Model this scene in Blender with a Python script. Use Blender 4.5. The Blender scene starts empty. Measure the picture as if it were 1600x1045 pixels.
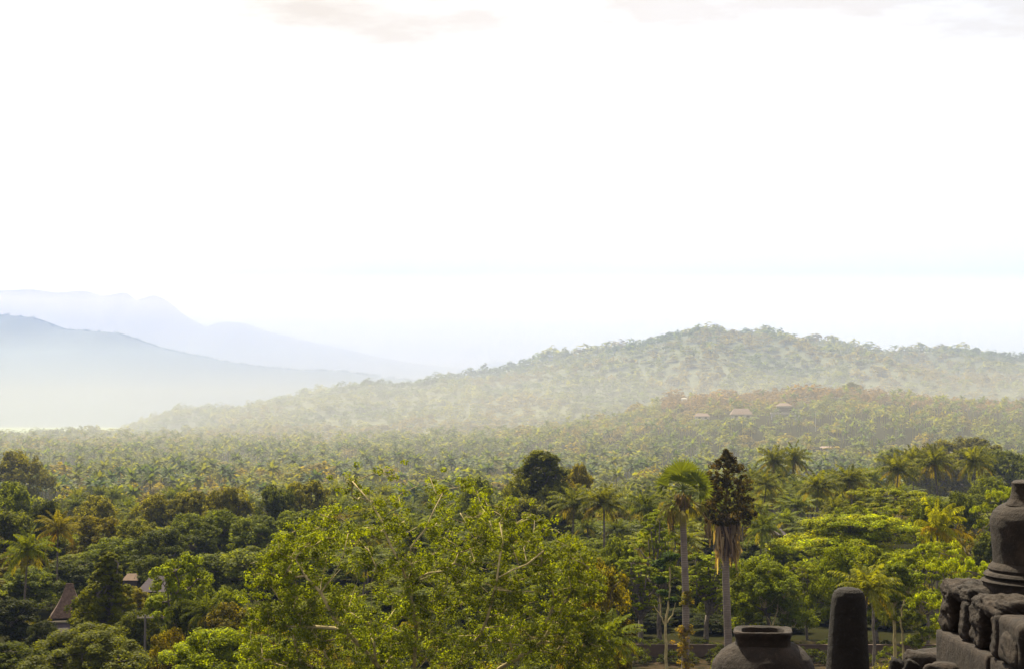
import bpy, math, random
import numpy as np

# ------------------------------------------------------------------ camera, sky, sun, exposure
S = bpy.context.scene
F = 2537.0                      # focal length in photo pixels (1600 wide)
HOR = 640.0                     # photo row of the eye level
EYE = 40.0
PITCH = math.atan((HOR - 522.5) / F)
cd = bpy.data.cameras.new('camera'); cam = bpy.data.objects.new('camera', cd)
S.collection.objects.link(cam); S.camera = cam
cam.location = (0, 0, EYE); cam.rotation_euler = (math.pi / 2 + PITCH, 0, 0)
cd.sensor_width = 36; cd.lens = 36 * F / 1600; cd.clip_start = 0.1; cd.clip_end = 40000
S.render.resolution_x = 1024; S.render.resolution_y = 668

SUN_EL, SUN_AZ = math.radians(53), math.radians(-22)     # azimuth from +Y (view), minus = left
w = bpy.data.worlds.new('World'); S.world = w; w.use_nodes = True
nt = w.node_tree; nt.nodes.clear()
wo = nt.nodes.new('ShaderNodeOutputWorld'); bg = nt.nodes.new('ShaderNodeBackground')
sky = nt.nodes.new('ShaderNodeTexSky'); sky.sky_type = 'NISHITA'; sky.sun_disc = False
sky.sun_elevation = SUN_EL; sky.sun_rotation = SUN_AZ; sky.dust_density = 4.0; sky.air_density = 1.0
# thin white cloud sheet over the sky
tc = nt.nodes.new('ShaderNodeTexCoord'); mp = nt.nodes.new('ShaderNodeMapping'); mp.inputs['Scale'].default_value = (1.6, 1.6, 5.0)
nz = nt.nodes.new('ShaderNodeTexNoise'); nz.inputs['Scale'].default_value = 2.2; nz.inputs['Detail'].default_value = 5
rp = nt.nodes.new('ShaderNodeMapRange'); rp.inputs[1].default_value = .35; rp.inputs[2].default_value = .65
rp.inputs[3].default_value = 0.55; rp.inputs[4].default_value = 0.95
mx = nt.nodes.new('ShaderNodeMix'); mx.data_type = 'RGBA'; mx.inputs[7].default_value = (4.5, 4.3, 3.95, 1)
nt.links.new(tc.outputs['Generated'], mp.inputs[0]); nt.links.new(mp.outputs[0], nz.inputs['Vector'])
nt.links.new(nz.outputs[0], rp.inputs[0]); nt.links.new(rp.outputs[0], mx.inputs[0])
nt.links.new(sky.outputs[0], mx.inputs[6])
m2 = nt.nodes.new('ShaderNodeMapping'); m2.inputs['Scale'].default_value = (3.4, 3.4, 13.0); m2.inputs['Location'].default_value = (2.3, .3, 2.1)
n2 = nt.nodes.new('ShaderNodeTexNoise'); n2.inputs['Scale'].default_value = 1.3; n2.inputs['Detail'].default_value = 6; n2.inputs['Roughness'].default_value = .6
r2 = nt.nodes.new('ShaderNodeMapRange'); r2.inputs[1].default_value = .40; r2.inputs[2].default_value = .61
r2.inputs[3].default_value = 0; r2.inputs[4].default_value = 1
sx = nt.nodes.new('ShaderNodeSeparateXYZ'); r3 = nt.nodes.new('ShaderNodeMapRange'); r3.inputs[1].default_value = .09; r3.inputs[2].default_value = .22
mu = nt.nodes.new('ShaderNodeMath'); mu.operation = 'MULTIPLY'; dk = nt.nodes.new('ShaderNodeMix'); dk.data_type = 'RGBA'; dk.blend_type = 'MULTIPLY'
dk.inputs[7].default_value = (.71, .66, .60, 1)
nt.links.new(tc.outputs['Generated'], m2.inputs[0]); nt.links.new(m2.outputs[0], n2.inputs['Vector']); nt.links.new(n2.outputs[0], r2.inputs[0])
nt.links.new(tc.outputs['Generated'], sx.inputs[0]); nt.links.new(sx.outputs[2], r3.inputs[0]); nt.links.new(r2.outputs[0], mu.inputs[0]); nt.links.new(r3.outputs[0], mu.inputs[1])
nt.links.new(mu.outputs[0], dk.inputs[0]); nt.links.new(mx.outputs[2], dk.inputs[6]); nt.links.new(dk.outputs[2], bg.inputs[0])
bg.inputs[1].default_value = 0.1
nt.links.new(bg.outputs[0], wo.inputs[0])
sl = bpy.data.lights.new('sun', 'SUN'); sl.energy = 5.0; sl.angle = math.radians(2.0); sl.color = (1, .89, .66)
so = bpy.data.objects.new('sun', sl); S.collection.objects.link(so)
from mathutils import Vector, Matrix
sd = Vector((math.sin(SUN_AZ) * math.cos(SUN_EL), math.cos(SUN_AZ) * math.cos(SUN_EL), math.sin(SUN_EL)))
so.rotation_euler = sd.to_track_quat('Z', 'Y').to_euler()
S.view_settings.view_transform = 'Standard'; S.view_settings.look = 'None'
S.view_settings.exposure = 1.6; S.view_settings.gamma = 1
cy = S.cycles
cy.use_denoising = True; cy.max_bounces = 6; cy.diffuse_bounces = 3; cy.transmission_bounces = 4
cy.transparent_max_bounces = 16; cy.volume_bounces = 1; cy.sample_clamp_indirect = 5

# ------------------------------------------------------------------ helpers
C = S.collection
R = np.random.RandomState(7)

def at(px, py, D):
    """photo pixel at depth D (metres along +Y) -> world point"""
    dx, dy, dz = (px - 800) / F, 1.0, (522.5 - py) / F
    c, s = math.cos(PITCH), math.sin(PITCH)
    yy, zz = dy * c - dz * s, dy * s + dz * c
    return np.array([dx / yy * D, D, EYE + zz / yy * D])
def px_of(x, y):
    c = math.cos(PITCH)
    return 800 + F * x / (y * c)     # near enough close to the eye level

def _hash(ix, iy, seed):
    n = (ix.astype(np.int64) * 374761393 + iy.astype(np.int64) * 668265263 + seed * 974711) & 0x7fffffff
    n = ((n ^ (n >> 13)) * 1274126177) & 0x7fffffff
    return ((n ^ (n >> 16)) & 0xffff) / 65535.0
def vnoise(x, y, seed=0):
    x = np.asarray(x, float); y = np.asarray(y, float)
    ix, iy = np.floor(x), np.floor(y); fx, fy = x - ix, y - iy
    fx = fx * fx * (3 - 2 * fx); fy = fy * fy * (3 - 2 * fy)
    ix = ix.astype(np.int64); iy = iy.astype(np.int64)
    a = _hash(ix, iy, seed); b = _hash(ix + 1, iy, seed); c = _hash(ix, iy + 1, seed); d = _hash(ix + 1, iy + 1, seed)
    return (a * (1 - fx) + b * fx) * (1 - fy) + (c * (1 - fx) + d * fx) * fy
def fbm(x, y, o=4, seed=0):
    v = 0; a = .5
    for k in range(o):
        v = v + a * (vnoise(x, y, seed + k) - .5); x = x * 2.03; y = y * 2.03; a *= .5
    return v

def mesh_np(name, V, Q, col=None, mats=(), midx=None, smooth=False):
    """V (n,3) vertices, Q (m,4) quads"""
    V = np.asarray(V, np.float32); Q = np.asarray(Q, np.int32)
    me = bpy.data.meshes.new(name)
    me.vertices.add(len(V)); me.vertices.foreach_set('co', V.ravel())
    me.loops.add(Q.size); me.loops.foreach_set('vertex_index', Q.ravel())
    me.polygons.add(len(Q)); me.polygons.foreach_set('loop_start', np.arange(0, Q.size, 4, dtype=np.int32))
    if midx is not None: me.polygons.foreach_set('material_index', np.asarray(midx, np.int32))
    me.polygons.foreach_set('use_smooth', np.full(len(Q), bool(smooth)))
    for m in mats: me.materials.append(m)
    me.update(calc_edges=True)
    if col is not None:
        ca = me.color_attributes.new('Col', 'FLOAT_COLOR', 'POINT')
        c4 = np.ones((len(V), 4), np.float32); c4[:, :3] = col
        ca.data.foreach_set('color', c4.ravel())
    return me

class Geo:
    """collects quads in arrays; one Geo becomes one mesh"""
    def __init__(s): s.V = []; s.Q = []; s.C = []; s.n = 0
    def add(s, V, Q, col=(1, 1, 1)):
        V = np.asarray(V, float); Q = np.asarray(Q, int)
        s.V.append(V); s.Q.append(Q + s.n); s.n += len(V)
        c = np.asarray(col, float)
        s.C.append(np.broadcast_to(c, (len(V), 3)) if c.ndim == 1 else c)
    def arrays(s): return np.concatenate(s.V), np.concatenate(s.Q), np.concatenate(s.C)
    def mesh(s, name, mat, smooth=False):
        V, Q, Cc = s.arrays(); return mesh_np(name, V, Q, Cc, (mat,), None, smooth)
    def quads(s, V, col=(1, 1, 1)):
        V = np.asarray(V, float).reshape(-1, 3)
        s.add(V, np.arange(len(V)).reshape(-1, 4), col)
    def tube(s, pts, rad, n=6, col=(1, 1, 1), cap=True, power=2.0, rough=0.0, rs=None):
        pts = np.asarray(pts, float); rad = np.broadcast_to(np.asarray(rad, float), (len(pts),)).copy()
        if cap:
            pts = np.vstack([pts, pts[-1] + (pts[-1] - pts[-2]) * 1e-3]); rad = np.append(rad, 0.0005)
        T = np.gradient(pts, axis=0); T /= np.linalg.norm(T, axis=1)[:, None] + 1e-9
        ref = np.array([1., 0, 0]) if abs(T[0][0]) < .8 else np.array([0, 1., 0])
        a = np.linspace(0, 2 * np.pi, n, endpoint=False)
        ca, sa = np.cos(a), np.sin(a)
        U = ref - T * (T @ ref)[:, None]; U /= np.linalg.norm(U, axis=1)[:, None] + 1e-9
        W = np.cross(T, U)
        rr = np.ones(n)
        if power != 2.0: rr = (np.abs(ca) ** power + np.abs(sa) ** power) ** (-1 / power)
        Rr = rad[:, None] * rr[None]
        if rough and rs is not None: Rr = Rr * (1 + rough * (rs.rand(*Rr.shape) - .5))
        V = pts[:, None] + Rr[..., None] * (ca[None, :, None] * U[:, None] + sa[None, :, None] * W[:, None])
        m = len(pts); i, j = np.meshgrid(np.arange(m - 1), np.arange(n), indexing='ij'); j2 = (j + 1) % n
        Q = np.stack([i * n + j, i * n + j2, (i + 1) * n + j2, (i + 1) * n + j], -1).reshape(-1, 4)
        s.add(V.reshape(-1, 3), Q, col)
    def box(s, lo, hi, col=(1, 1, 1), M=None):
        x0, y0, z0 = lo; x1, y1, z1 = hi
        V = np.array([[x0, y0, z0], [x1, y0, z0], [x1, y1, z0], [x0, y1, z0], [x0, y0, z1], [x1, y0, z1], [x1, y1, z1], [x0, y1, z1]], float)
        if M is not None: V = V @ np.asarray(M)[:3, :3].T + np.asarray(M)[:3, 3]
        s.add(V, [[0, 3, 2, 1], [4, 5, 6, 7], [0, 1, 5, 4], [1, 2, 6, 5], [2, 3, 7, 6], [3, 0, 4, 7]], col)
    def leaves(s, P, N, L, W, col, rs):
        """rhombic leaf-sized faces at points P with normals N"""
        n = len(P); N = N / (np.linalg.norm(N, axis=1)[:, None] + 1e-9)
        t = rs.normal(size=(n, 3)); t -= N * (t * N).sum(1)[:, None]; t /= np.linalg.norm(t, axis=1)[:, None] + 1e-9
        b = np.cross(N, t)
        L = (np.asarray(L) * rs.uniform(.7, 1.35, n))[:, None]; Wd = (np.asarray(W) * rs.uniform(.7, 1.3, n))[:, None]
        V = np.stack([P - t * L / 2, P + b * Wd / 2, P + t * L / 2, P - b * Wd / 2], 1)
        s.quads(V, np.repeat(col, 4, axis=0))

def clump_leaves(g, cen, rad, per, L, W, rs, flat=.8, up=.5, var=.22, base=(1, 1, 1), warm=0.0):
    """leaf clumps: cen (k,3), rad (k,), per leaves each"""
    cen = np.asarray(cen, float); per = int(per * 1.2); k = len(cen); rad = np.broadcast_to(np.asarray(rad, float), (k,))
    d = rs.normal(size=(k, per, 3)); d /= np.linalg.norm(d, axis=2)[..., None]
    r = rs.uniform(.35, 1.0, (k, per, 1)) ** .6
    P = cen[:, None] + d * r * rad[:, None, None] * .88 * np.array([1, 1, flat])
    N = d * 1.0 + np.array([0, 0, up]) + rs.normal(size=d.shape) * .33
    tone = 1 + var * rs.normal(size=(k, 1, 1)) + .16 * rs.normal(size=(k, per, 1))
    c = np.asarray(base)[None, None] * np.clip(tone, .35, 1.9)
    if warm:
        wv = (rs.rand(k, 1, 1) ** 3) * warm
        c = c * (1 - wv) + np.asarray(base) * np.array([1.9, 1.05, .7]) * wv * np.clip(tone, .5, 1.5)
    g.leaves(P.reshape(-1, 3), N.reshape(-1, 3), L, W, c.reshape(-1, 3), rs)

# ------------------------------------------------------------------ materials
def M(name, build):
    m = bpy.data.materials.new(name); m.use_nodes = True; n = m.node_tree; n.nodes.clear()
    out = n.nodes.new('ShaderNodeOutputMaterial'); build(n, out); return m
def noise(n, scale, detail=4, vec=None, rough=.55):
    t = n.nodes.new('ShaderNodeTexNoise'); t.inputs['Scale'].default_value = scale; t.inputs['Detail'].default_value = detail
    t.inputs['Roughness'].default_value = rough
    if vec is not None: n.links.new(vec, t.inputs['Vector'])
    return t.outputs[0]
def ramp(n, src, stops):
    r = n.nodes.new('ShaderNodeValToRGB'); e = r.color_ramp.elements
    while len(e) < len(stops): e.new(.5)
    for k, (p, c) in enumerate(stops): e[k].position = p; e[k].color = (*c, 1)
    n.links.new(src, r.inputs[0]); return r.outputs[0]
def mixc(n, a, b, f, mode='MIX'):
    m = n.nodes.new('ShaderNodeMix'); m.data_type = 'RGBA'; m.blend_type = mode
    for s, i in ((a, 6), (b, 7)):
        if isinstance(s, tuple): m.inputs[i].default_value = (*s, 1)
        else: n.links.new(s, m.inputs[i])
    if isinstance(f, (int, float)): m.inputs[0].default_value = f
    else: n.links.new(f, m.inputs[0])
    return m.outputs[2]

def foliage(name, trans=.52, gloss=.03, mult=1.0):
    def b(n, out):
        a = n.nodes.new('ShaderNodeAttribute'); a.attribute_name = 'Col'
        oi = n.nodes.new('ShaderNodeObjectInfo')
        c = mixc(n, a.outputs[0], oi.outputs['Color'], 1.0, 'MULTIPLY')
        p = n.nodes.new('ShaderNodeBsdfPrincipled'); n.links.new(c, p.inputs['Base Color'])
        p.inputs['Roughness'].default_value = .55; p.inputs['Specular IOR Level'].default_value = gloss
        t = n.nodes.new('ShaderNodeBsdfTranslucent')
        c2 = mixc(n, c, (1.9, 1.7, .35), 1.0, 'MULTIPLY'); n.links.new(c2, t.inputs[0])
        m = n.nodes.new('ShaderNodeMixShader'); m.inputs[0].default_value = trans
        n.links.new(p.outputs[0], m.inputs[1]); n.links.new(t.outputs[0], m.inputs[2]); n.links.new(m.outputs[0], out.inputs[0])
    return M(name, b)
MF = foliage('leaf'); MP = foliage('palm_leaf', .4, .05)

def simple(name, c1, c2, scale, rough=.9, bump=.0, detail=5, spec=.2):
    def b(n, out):
        tc = n.nodes.new('ShaderNodeTexCoord')
        f = noise(n, scale, detail, tc.outputs['Object'])
        c = ramp(n, f, [(.3, c1), (.7, c2)])
        p = n.nodes.new('ShaderNodeBsdfPrincipled'); n.links.new(c, p.inputs['Base Color'])
        p.inputs['Roughness'].default_value = rough; p.inputs['Specular IOR Level'].default_value = spec
        if bump:
            bp = n.nodes.new('ShaderNodeBump'); bp.inputs['Strength'].default_value = 1; bp.inputs['Distance'].default_value = bump
            n.links.new(noise(n, scale * 2.5, 8, tc.outputs['Object'], .7), bp.inputs['Height']); n.links.new(bp.outputs[0], p.inputs['Normal'])
        n.links.new(p.outputs[0], out.inputs[0])
    return M(name, b)
MBARK = simple('bark', (.055, .045, .035), (.16, .13, .10), 3)
MPALE = simple('pale_bark', (.17, .13, .06), (.38, .31, .14), 2.5)
MGROUND = None
def ground_mat(n, out):
    g = n.nodes.new('ShaderNodeNewGeometry')
    sep = n.nodes.new('ShaderNodeSeparateXYZ'); n.links.new(g.outputs['Position'], sep.inputs[0])
    f = noise(n, .05, 6, g.outputs['Position']); f2 = noise(n, .9, 5, g.outputs['Position'])
    wood = mixc(n, ramp(n, f, [(.35, (.010, .014, .005)), (.65, (.022, .026, .008))]), (.016, .012, .006), f2)
    soil = ramp(n, f2, [(.35, (.014, .014, .007)), (.7, (.050, .034, .020))])
    near = n.nodes.new('ShaderNodeMapRange'); near.inputs[1].default_value = 196; near.inputs[2].default_value = 200
    n.links.new(sep.outputs[1], near.inputs[0])
    sx = n.nodes.new('ShaderNodeMapRange'); sx.inputs[1].default_value = 16; sx.inputs[2].default_value = 12; n.links.new(sep.outputs[0], sx.inputs[0])
    ad = n.nodes.new('ShaderNodeMath'); ad.operation = 'MAXIMUM'; n.links.new(near.outputs[0], ad.inputs[0]); n.links.new(sx.outputs[0], ad.inputs[1])
    c = mixc(n, soil, wood, ad.outputs[0])
    # rice fields on the far plain
    fld = ramp(n, noise(n, .004, 3, g.outputs['Position']), [(.4, (.20, .26, .07)), (.6, (.34, .33, .14))])
    far = n.nodes.new('ShaderNodeMapRange'); far.inputs[1].default_value = 2050; far.inputs[2].default_value = 2150
    n.links.new(sep.outputs[1], far.inputs[0])
    c = mixc(n, c, fld, far.outputs[0])
    p = n.nodes.new('ShaderNodeBsdfPrincipled'); n.links.new(c, p.inputs['Base Color']); p.inputs['Roughness'].default_value = 1
    p.inputs['Specular IOR Level'].default_value = 0
    n.links.new(p.outputs[0], out.inputs[0])
MGROUND = M('forest_ground', ground_mat)
MHILL = simple('wooded_hill', (.025, .035, .012), (.085, .09, .03), .012, detail=9)
MMTN = simple('mountain_rock', (.03, .04, .03), (.07, .08, .05), .004, detail=9)

def stone_mat(name, dark=.17, block=None):
    def b(n, out):
        tc = n.nodes.new('ShaderNodeTexCoord'); v = tc.outputs['Object']
        f = noise(n, 5, 7, v, .65); f2 = noise(n, 34, 6, v, .7); f3 = noise(n, 2.1, 3, v)
        c = ramp(n, f, [(.3, (.032 * dark, .019 * dark, .012 * dark)), (.5, (.090 * dark, .055 * dark, .035 * dark)), (.72, (.21 * dark, .135 * dark, .088 * dark))])
        c = mixc(n, c, (.38 * dark, .30 * dark, .22 * dark), ramp(n, f2, [(.58, (0, 0, 0)), (.70, (.7, .7, .7))]))
        c = mixc(n, c, (.12 * dark, .075 * dark, .04 * dark), ramp(n, f3, [(.5, (0, 0, 0)), (.7, (.6, .6, .6))]))
        p = n.nodes.new('ShaderNodeBsdfPrincipled'); n.links.new(c, p.inputs['Base Color'])
        p.inputs['Roughness'].default_value = .88; p.inputs['Specular IOR Level'].default_value = .25
        bp = n.nodes.new('ShaderNodeBump'); bp.inputs['Strength'].default_value = .9; bp.inputs['Distance'].default_value = .022
        n.links.new(noise(n, 42, 8, v, .75), bp.inputs['Height'])
        bp2 = n.nodes.new('ShaderNodeBump'); bp2.inputs['Strength'].default_value = .8; bp2.inputs['Distance'].default_value = .03
        n.links.new(noise(n, 9, 4, v), bp2.inputs['Height']); n.links.new(bp.outputs[0], bp2.inputs['Normal'])
        n.links.new(bp2.outputs[0], p.inputs['Normal']); n.links.new(p.outputs[0], out.inputs[0])
    return M(name, b)
MSTONE = stone_mat('volcanic_stone'); MSTONED = stone_mat('blackened_stone', .07)

# ------------------------------------------------------------------ linking and tagging
def obj(name, me, parent=None, color=None):
    o = bpy.data.objects.new(name, me); C.objects.link(o)
    if parent is not None: o.parent = parent
    if color is not None: o.color = (*color, 1)
    return o
def tag(o, label=None, cat=None, group=None, kind=None):
    if label: o['label'] = label
    if cat: o['category'] = cat
    if group: o['group'] = group
    if kind: o['kind'] = kind
    return o
def thing(name, label, cat, loc=(0, 0, 0), rotz=0, group=None, scale=(1, 1, 1)):
    o = obj(name, None); o.empty_display_size = .5
    o.location = loc; o.rotation_euler = (0, 0, rotz); o.scale = scale
    return tag(o, label, cat, group)

# ------------------------------------------------------------------ terrain
R1 = [(-400, 700), (500, 700), (760, 690), (880, 672), (960, 660), (1010, 648), (1060, 630), (1100, 628), (1170, 628), (1240, 620), (1330, 622), (1410, 634), (1500, 640), (1600, 645), (2000, 640)]
R2 = [(-500, 720), (0, 715), (110, 700), (180, 684), (235, 664), (285, 650), (320, 647), (370, 652), (480, 628), (560, 617), (640, 611), (700, 588), (750, 585), (830, 573), (860, 562), (930, 560), (1000, 549), (1040, 536), (1080, 526), (1110, 527), (1150, 533), (1200, 527), (1240, 539), (1290, 535), (1340, 554), (1400, 560), (1440, 553), (1480, 553), (1540, 562), (1600, 577), (1750, 600), (2100, 590)]
R3 = [(-600, 500), (-200, 470), (0, 493), (50, 498), (100, 517), (180, 522), (260, 547), (330, 560), (400, 572), (470, 578), (540, 580), (600, 590), (700, 600), (820, 625), (950, 660), (2000, 690)]
R4 = [(-600, 480), (-200, 440), (0, 452), (50, 450), (90, 455), (130, 452), (160, 461), (195, 455), (212, 468), (240, 459), (262, 470), (285, 491), (320, 512), (345, 503), (380, 505), (420, 519), (470, 530), (540, 545), (600, 560), (680, 571), (740, 577), (770, 565), (800, 567), (830, 580), (950, 610), (1100, 660), (2000, 690)]
D1, D2, D3, D4 = 1550., 2650., 5500., 8500.
def crest(pts, D):
    P = np.array([at(p[0], p[1], D) for p in pts]); return P[:, 0], P[:, 2]
CR = {k: crest(p, d) for k, p, d in (('1', R1, D1), ('2', R2, D2), ('3', R3, D3), ('4', R4, D4))}
def sm(a, b, t):
    t = np.clip((t - a) / (b - a), 0, 1); return t * t * (3 - 2 * t)
def zground(x, y):
    x = np.asarray(x, float); y = np.asarray(y, float)
    k = sm(-10, 60, x - .04 * y)
    z = 12 * (1 - ((1 - k) * sm(250, 470, y) + k * sm(330, 620, y))) + 3 * fbm(x / 160, y / 160, 3, 3) * sm(220, 420, y)
    h = np.interp(x, *CR['1'])
    h = np.maximum(h, 0)
    f = sm(700, D1, y) ** 1.3 * (1 - .9 * sm(D1 + 30, D1 + 420, y))
    z = np.maximum(z, h * f + 3 * fbm(x / 90, y / 90, 3, 8) * sm(600, 1000, y))
    return np.where(y > 3300, -2.0, z)
def zridge(k, x, y, D, df, db, amp, sc):
    h = np.interp(x, *CR[k])
    t = np.where(y < D, sm(D - df, D, y) ** .85 * .55 + .45 * np.clip((y - D + df) / df, 0, 1), 1 - sm(D, D + db, y))
    n = fbm(x / sc + y / sc * .5, y / sc * .45 - x / sc * .3, 5, 20 + int(k))
    edge = np.clip(1 - np.abs(y - D) / (df * .25), 0, 1)
    return (h + 6) * t - 6 + n * amp * t * (1 - .85 * edge)
def zhill(x, y): return zridge('2', x, y, D2, 1000, 900, 120, 300)

def sheet(name, xs, ys, zf, mat, persp=0.0, drop=None):
    yy, uu = np.meshgrid(ys, xs, indexing='ij')
    xx = uu * (1 + persp * np.maximum(yy, 0))
    V = np.stack([xx, yy, zf(xx, yy)], -1).reshape(-1, 3)
    m, n = yy.shape; i, j = np.meshgrid(np.arange(m - 1), np.arange(n - 1), indexing='ij')
    Q = np.stack([i * n + j, i * n + j + 1, (i + 1) * n + j + 1, (i + 1) * n + j], -1).reshape(-1, 4)
    return tag(obj(name, mesh_np(name, V, Q, None, (mat,), None, True)), kind='structure')
ys = np.concatenate([[-600, -200], np.linspace(0, 700, 90), np.geomspace(710, 3400, 110), [4200, 5500, 8000, 10500]])
sheet('ground', np.linspace(-260, 260, 151), ys, zground, MGROUND, persp=.003)
sheet('hill', np.linspace(-2000, 2000, 330), np.linspace(D2 - 1010, D2 + 900, 120), zhill, MHILL)
sheet('blue_mountain', np.linspace(-3500, 2200, 300), np.linspace(D3 - 1600, D3 + 1300, 80), lambda x, y: zridge('3', x, y, D3, 1590, 1300, 90, 600), MMTN)
sheet('far_mountain', np.linspace(-5200, 2600, 340), np.linspace(D4 - 1500, D4 + 1400, 60), lambda x, y: zridge('4', x, y, D4, 1490, 1400, 160, 700), MMTN)

# ------------------------------------------------------------------ haze: one even box of air
def air(name, col, dens, g=.1):
    def b(n, out):
        v = n.nodes.new('ShaderNodeVolumePrincipled'); v.inputs['Color'].default_value = (*col, 1)
        v.inputs['Density'].default_value = dens; v.inputs['Anisotropy'].default_value = g
        n.links.new(v.outputs[0], out.inputs['Volume'])
    return M(name, b)
g = Geo(); g.box((-6500, -900, -9), (6500, 10800, 720))
tag(obj('haze', g.mesh('haze', air('haze_air', (.31, .41, .71), .00007))), 'pale haze that thickens over the plain and hides the far hills', 'haze', kind='stuff')
# smoke lying over the groves and in the valley before the far mountains
for k, (y0, y1, zt, dens, col) in enumerate([(440, 1350, 56, .00020, (.60, .59, .52)), (640, 2450, 74, .00009, (.56, .57, .58)), (860, 2600, 92, .00010, (.52, .54, .58)),
                                             (1640, 3500, 165, .00040, (.46, .52, .64)), (2500, 7300, 430, .00010, (.11, .25, .80)), (6600, 8700, 600, .0005, (1.0, .93, .78))]):
    g = Geo(); g.box((-5600 - 20 * k, y0, -6 - .3 * k), (5600 + 20 * k, y1, zt))
    tag(obj('mist', g.mesh('mist', air('mist_air', col, dens))), 'thin smoky mist lying over the groves and valleys, layer %s' % ['over the nearer groves', 'over the middle groves', 'under the village ridge', 'along the foot of the hill', 'before the blue mountain', 'before the farthest mountain'][k], 'mist', kind='stuff')

# ------------------------------------------------------------------ tree prototypes (metres; base at origin)
def limb(g, a, b, r0, r1, rs, sag=.08, n=5, col=(1, 1, 1), seg=4):
    a = np.asarray(a, float); b = np.asarray(b, float); t = np.linspace(0, 1, seg + 1)[:, None]
    P = a + (b - a) * t; ln = np.linalg.norm(b - a)
    P[1:-1] += rs.normal(size=(seg - 1, 3)) * ln * sag
    g.tube(P, np.linspace(r0, r1, seg + 1), n, col); return P

def broadleaf(seed, H=12., Wd=10., lobes=10, per=60, L=.42, kind='round', warm=0., up=.5):
    """returns trunk mesh, crown mesh"""
    rs = np.random.RandomState(seed); gt = Geo(); gc = Geo()
    cb = {'round': .10, 'cone': .06, 'tall': .22, 'sparse': .32}[kind] * H
    top = np.array([rs.uniform(-.4, .4), rs.uniform(-.4, .4), cb + (H - cb) * .5])
    limb(gt, (0, 0, -1), top, .035 * H * .8, .018 * H, rs, .02, 7)
    cen = []; rad = []
    for k in range(lobes):
        a = 2.4 * k + rs.uniform(-.5, .5); f = (k + .5) / lobes
        if kind == 'cone':
            z = cb + (H - cb) * f; rr = Wd / 2 * (1.02 - f) ** .75 * rs.uniform(.45, .8); lr = Wd * .20 * (1.3 - f)
        elif kind == 'tall':
            z = cb + (H - cb) * f * .93; rr = Wd / 2 * math.sin(math.pi * (.28 + .62 * f)) * rs.uniform(.3, .75); lr = Wd * rs.uniform(.17, .27)
        else:
            z = cb + (H - cb) * (.14 + .72 * f ** .9); rr = Wd / 2 * math.sqrt(max(.02, 1 - (abs(f - .25) / .78) ** 2)) * rs.uniform(.45, .8); lr = Wd * rs.uniform(.16, .26)
        c = np.array([rr * math.cos(a), rr * math.sin(a), z])
        limb(gt, top * np.array([1, 1, rs.uniform(.6, 1)]), c, .012 * H, .004 * H, rs)
        m = 16 if kind != 'sparse' else 9
        d = rs.normal(size=(m, 3)); d /= np.linalg.norm(d, axis=1)[:, None]; d[:, 2] = np.abs(d[:, 2]) * .9 - .25
        cen.append(c + d * lr * np.array([1.05, 1.05, .8]) * rs.uniform(.65, 1.1, (m, 1))); rad.append(np.full(m, lr * .42) * rs.uniform(.6, 1.3, m))
        for q in range(4): limb(gt, c, cen[-1][q], .005 * H, .0018 * H, rs, .06, 4, seg=2)
    clump_leaves(gc, np.vstack(cen), np.concatenate(rad), per, L, L * .6, rs, warm=warm, up=up)
    return gt.mesh('trunk', MBARK, True), gc.mesh('crown', MF)

def umbrella(seed, H=12., Wd=18., layers=4, n0=60, per=46, L=.4, warm=.0):
    """spreading rain tree: flat tiers of foliage on wide limbs"""
    rs = np.random.RandomState(seed); gt = Geo(); gc = Geo()
    fork = np.array([0, 0, H * .35]); limb(gt, (0, 0, -1), fork, .03 * H, .022 * H, rs, .02, 8)
    cen = []; rad = []
    for k in range(layers * 3):
        f = (k // 3 + 1) / layers; a = rs.uniform(0, 6.28) + k * 2.1
        z = H * (.42 + .52 * f); rr = Wd / 2 * (1 - .55 * (f - .3) ** 2) * rs.uniform(.15, .68)
        c = np.array([rr * math.cos(a), rr * math.sin(a), z])
        P = limb(gt, fork, c, .014 * H, .005 * H, rs, .05, 6)
        m = max(6, n0 // 3); wr = Wd * rs.uniform(.15, .26)
        th = rs.uniform(0, 6.28, m); r = wr * np.sqrt(rs.rand(m))
        q = np.stack([c[0] + r * np.cos(th), c[1] + r * np.sin(th) * .9, c[2] + rs.normal(size=m) * .25 + H * .035 * (1 - (r / wr) ** 2) * 1.6], -1)
        cen.append(q); rad.append(rs.uniform(.5, 1.1, m) * Wd / 18)
        for i in range(0, m, 4): limb(gt, c, q[i] - np.array([0, 0, .3]), .004 * H, .0015 * H, rs, .05, 4, seg=2)
    clump_leaves(gc, np.vstack(cen), np.concatenate(rad), per, L, L * .55, rs, flat=.38, up=1.0, warm=warm, var=.25)
    return gt.mesh('trunk', MBARK, True), gc.mesh('crown', MF)

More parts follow.
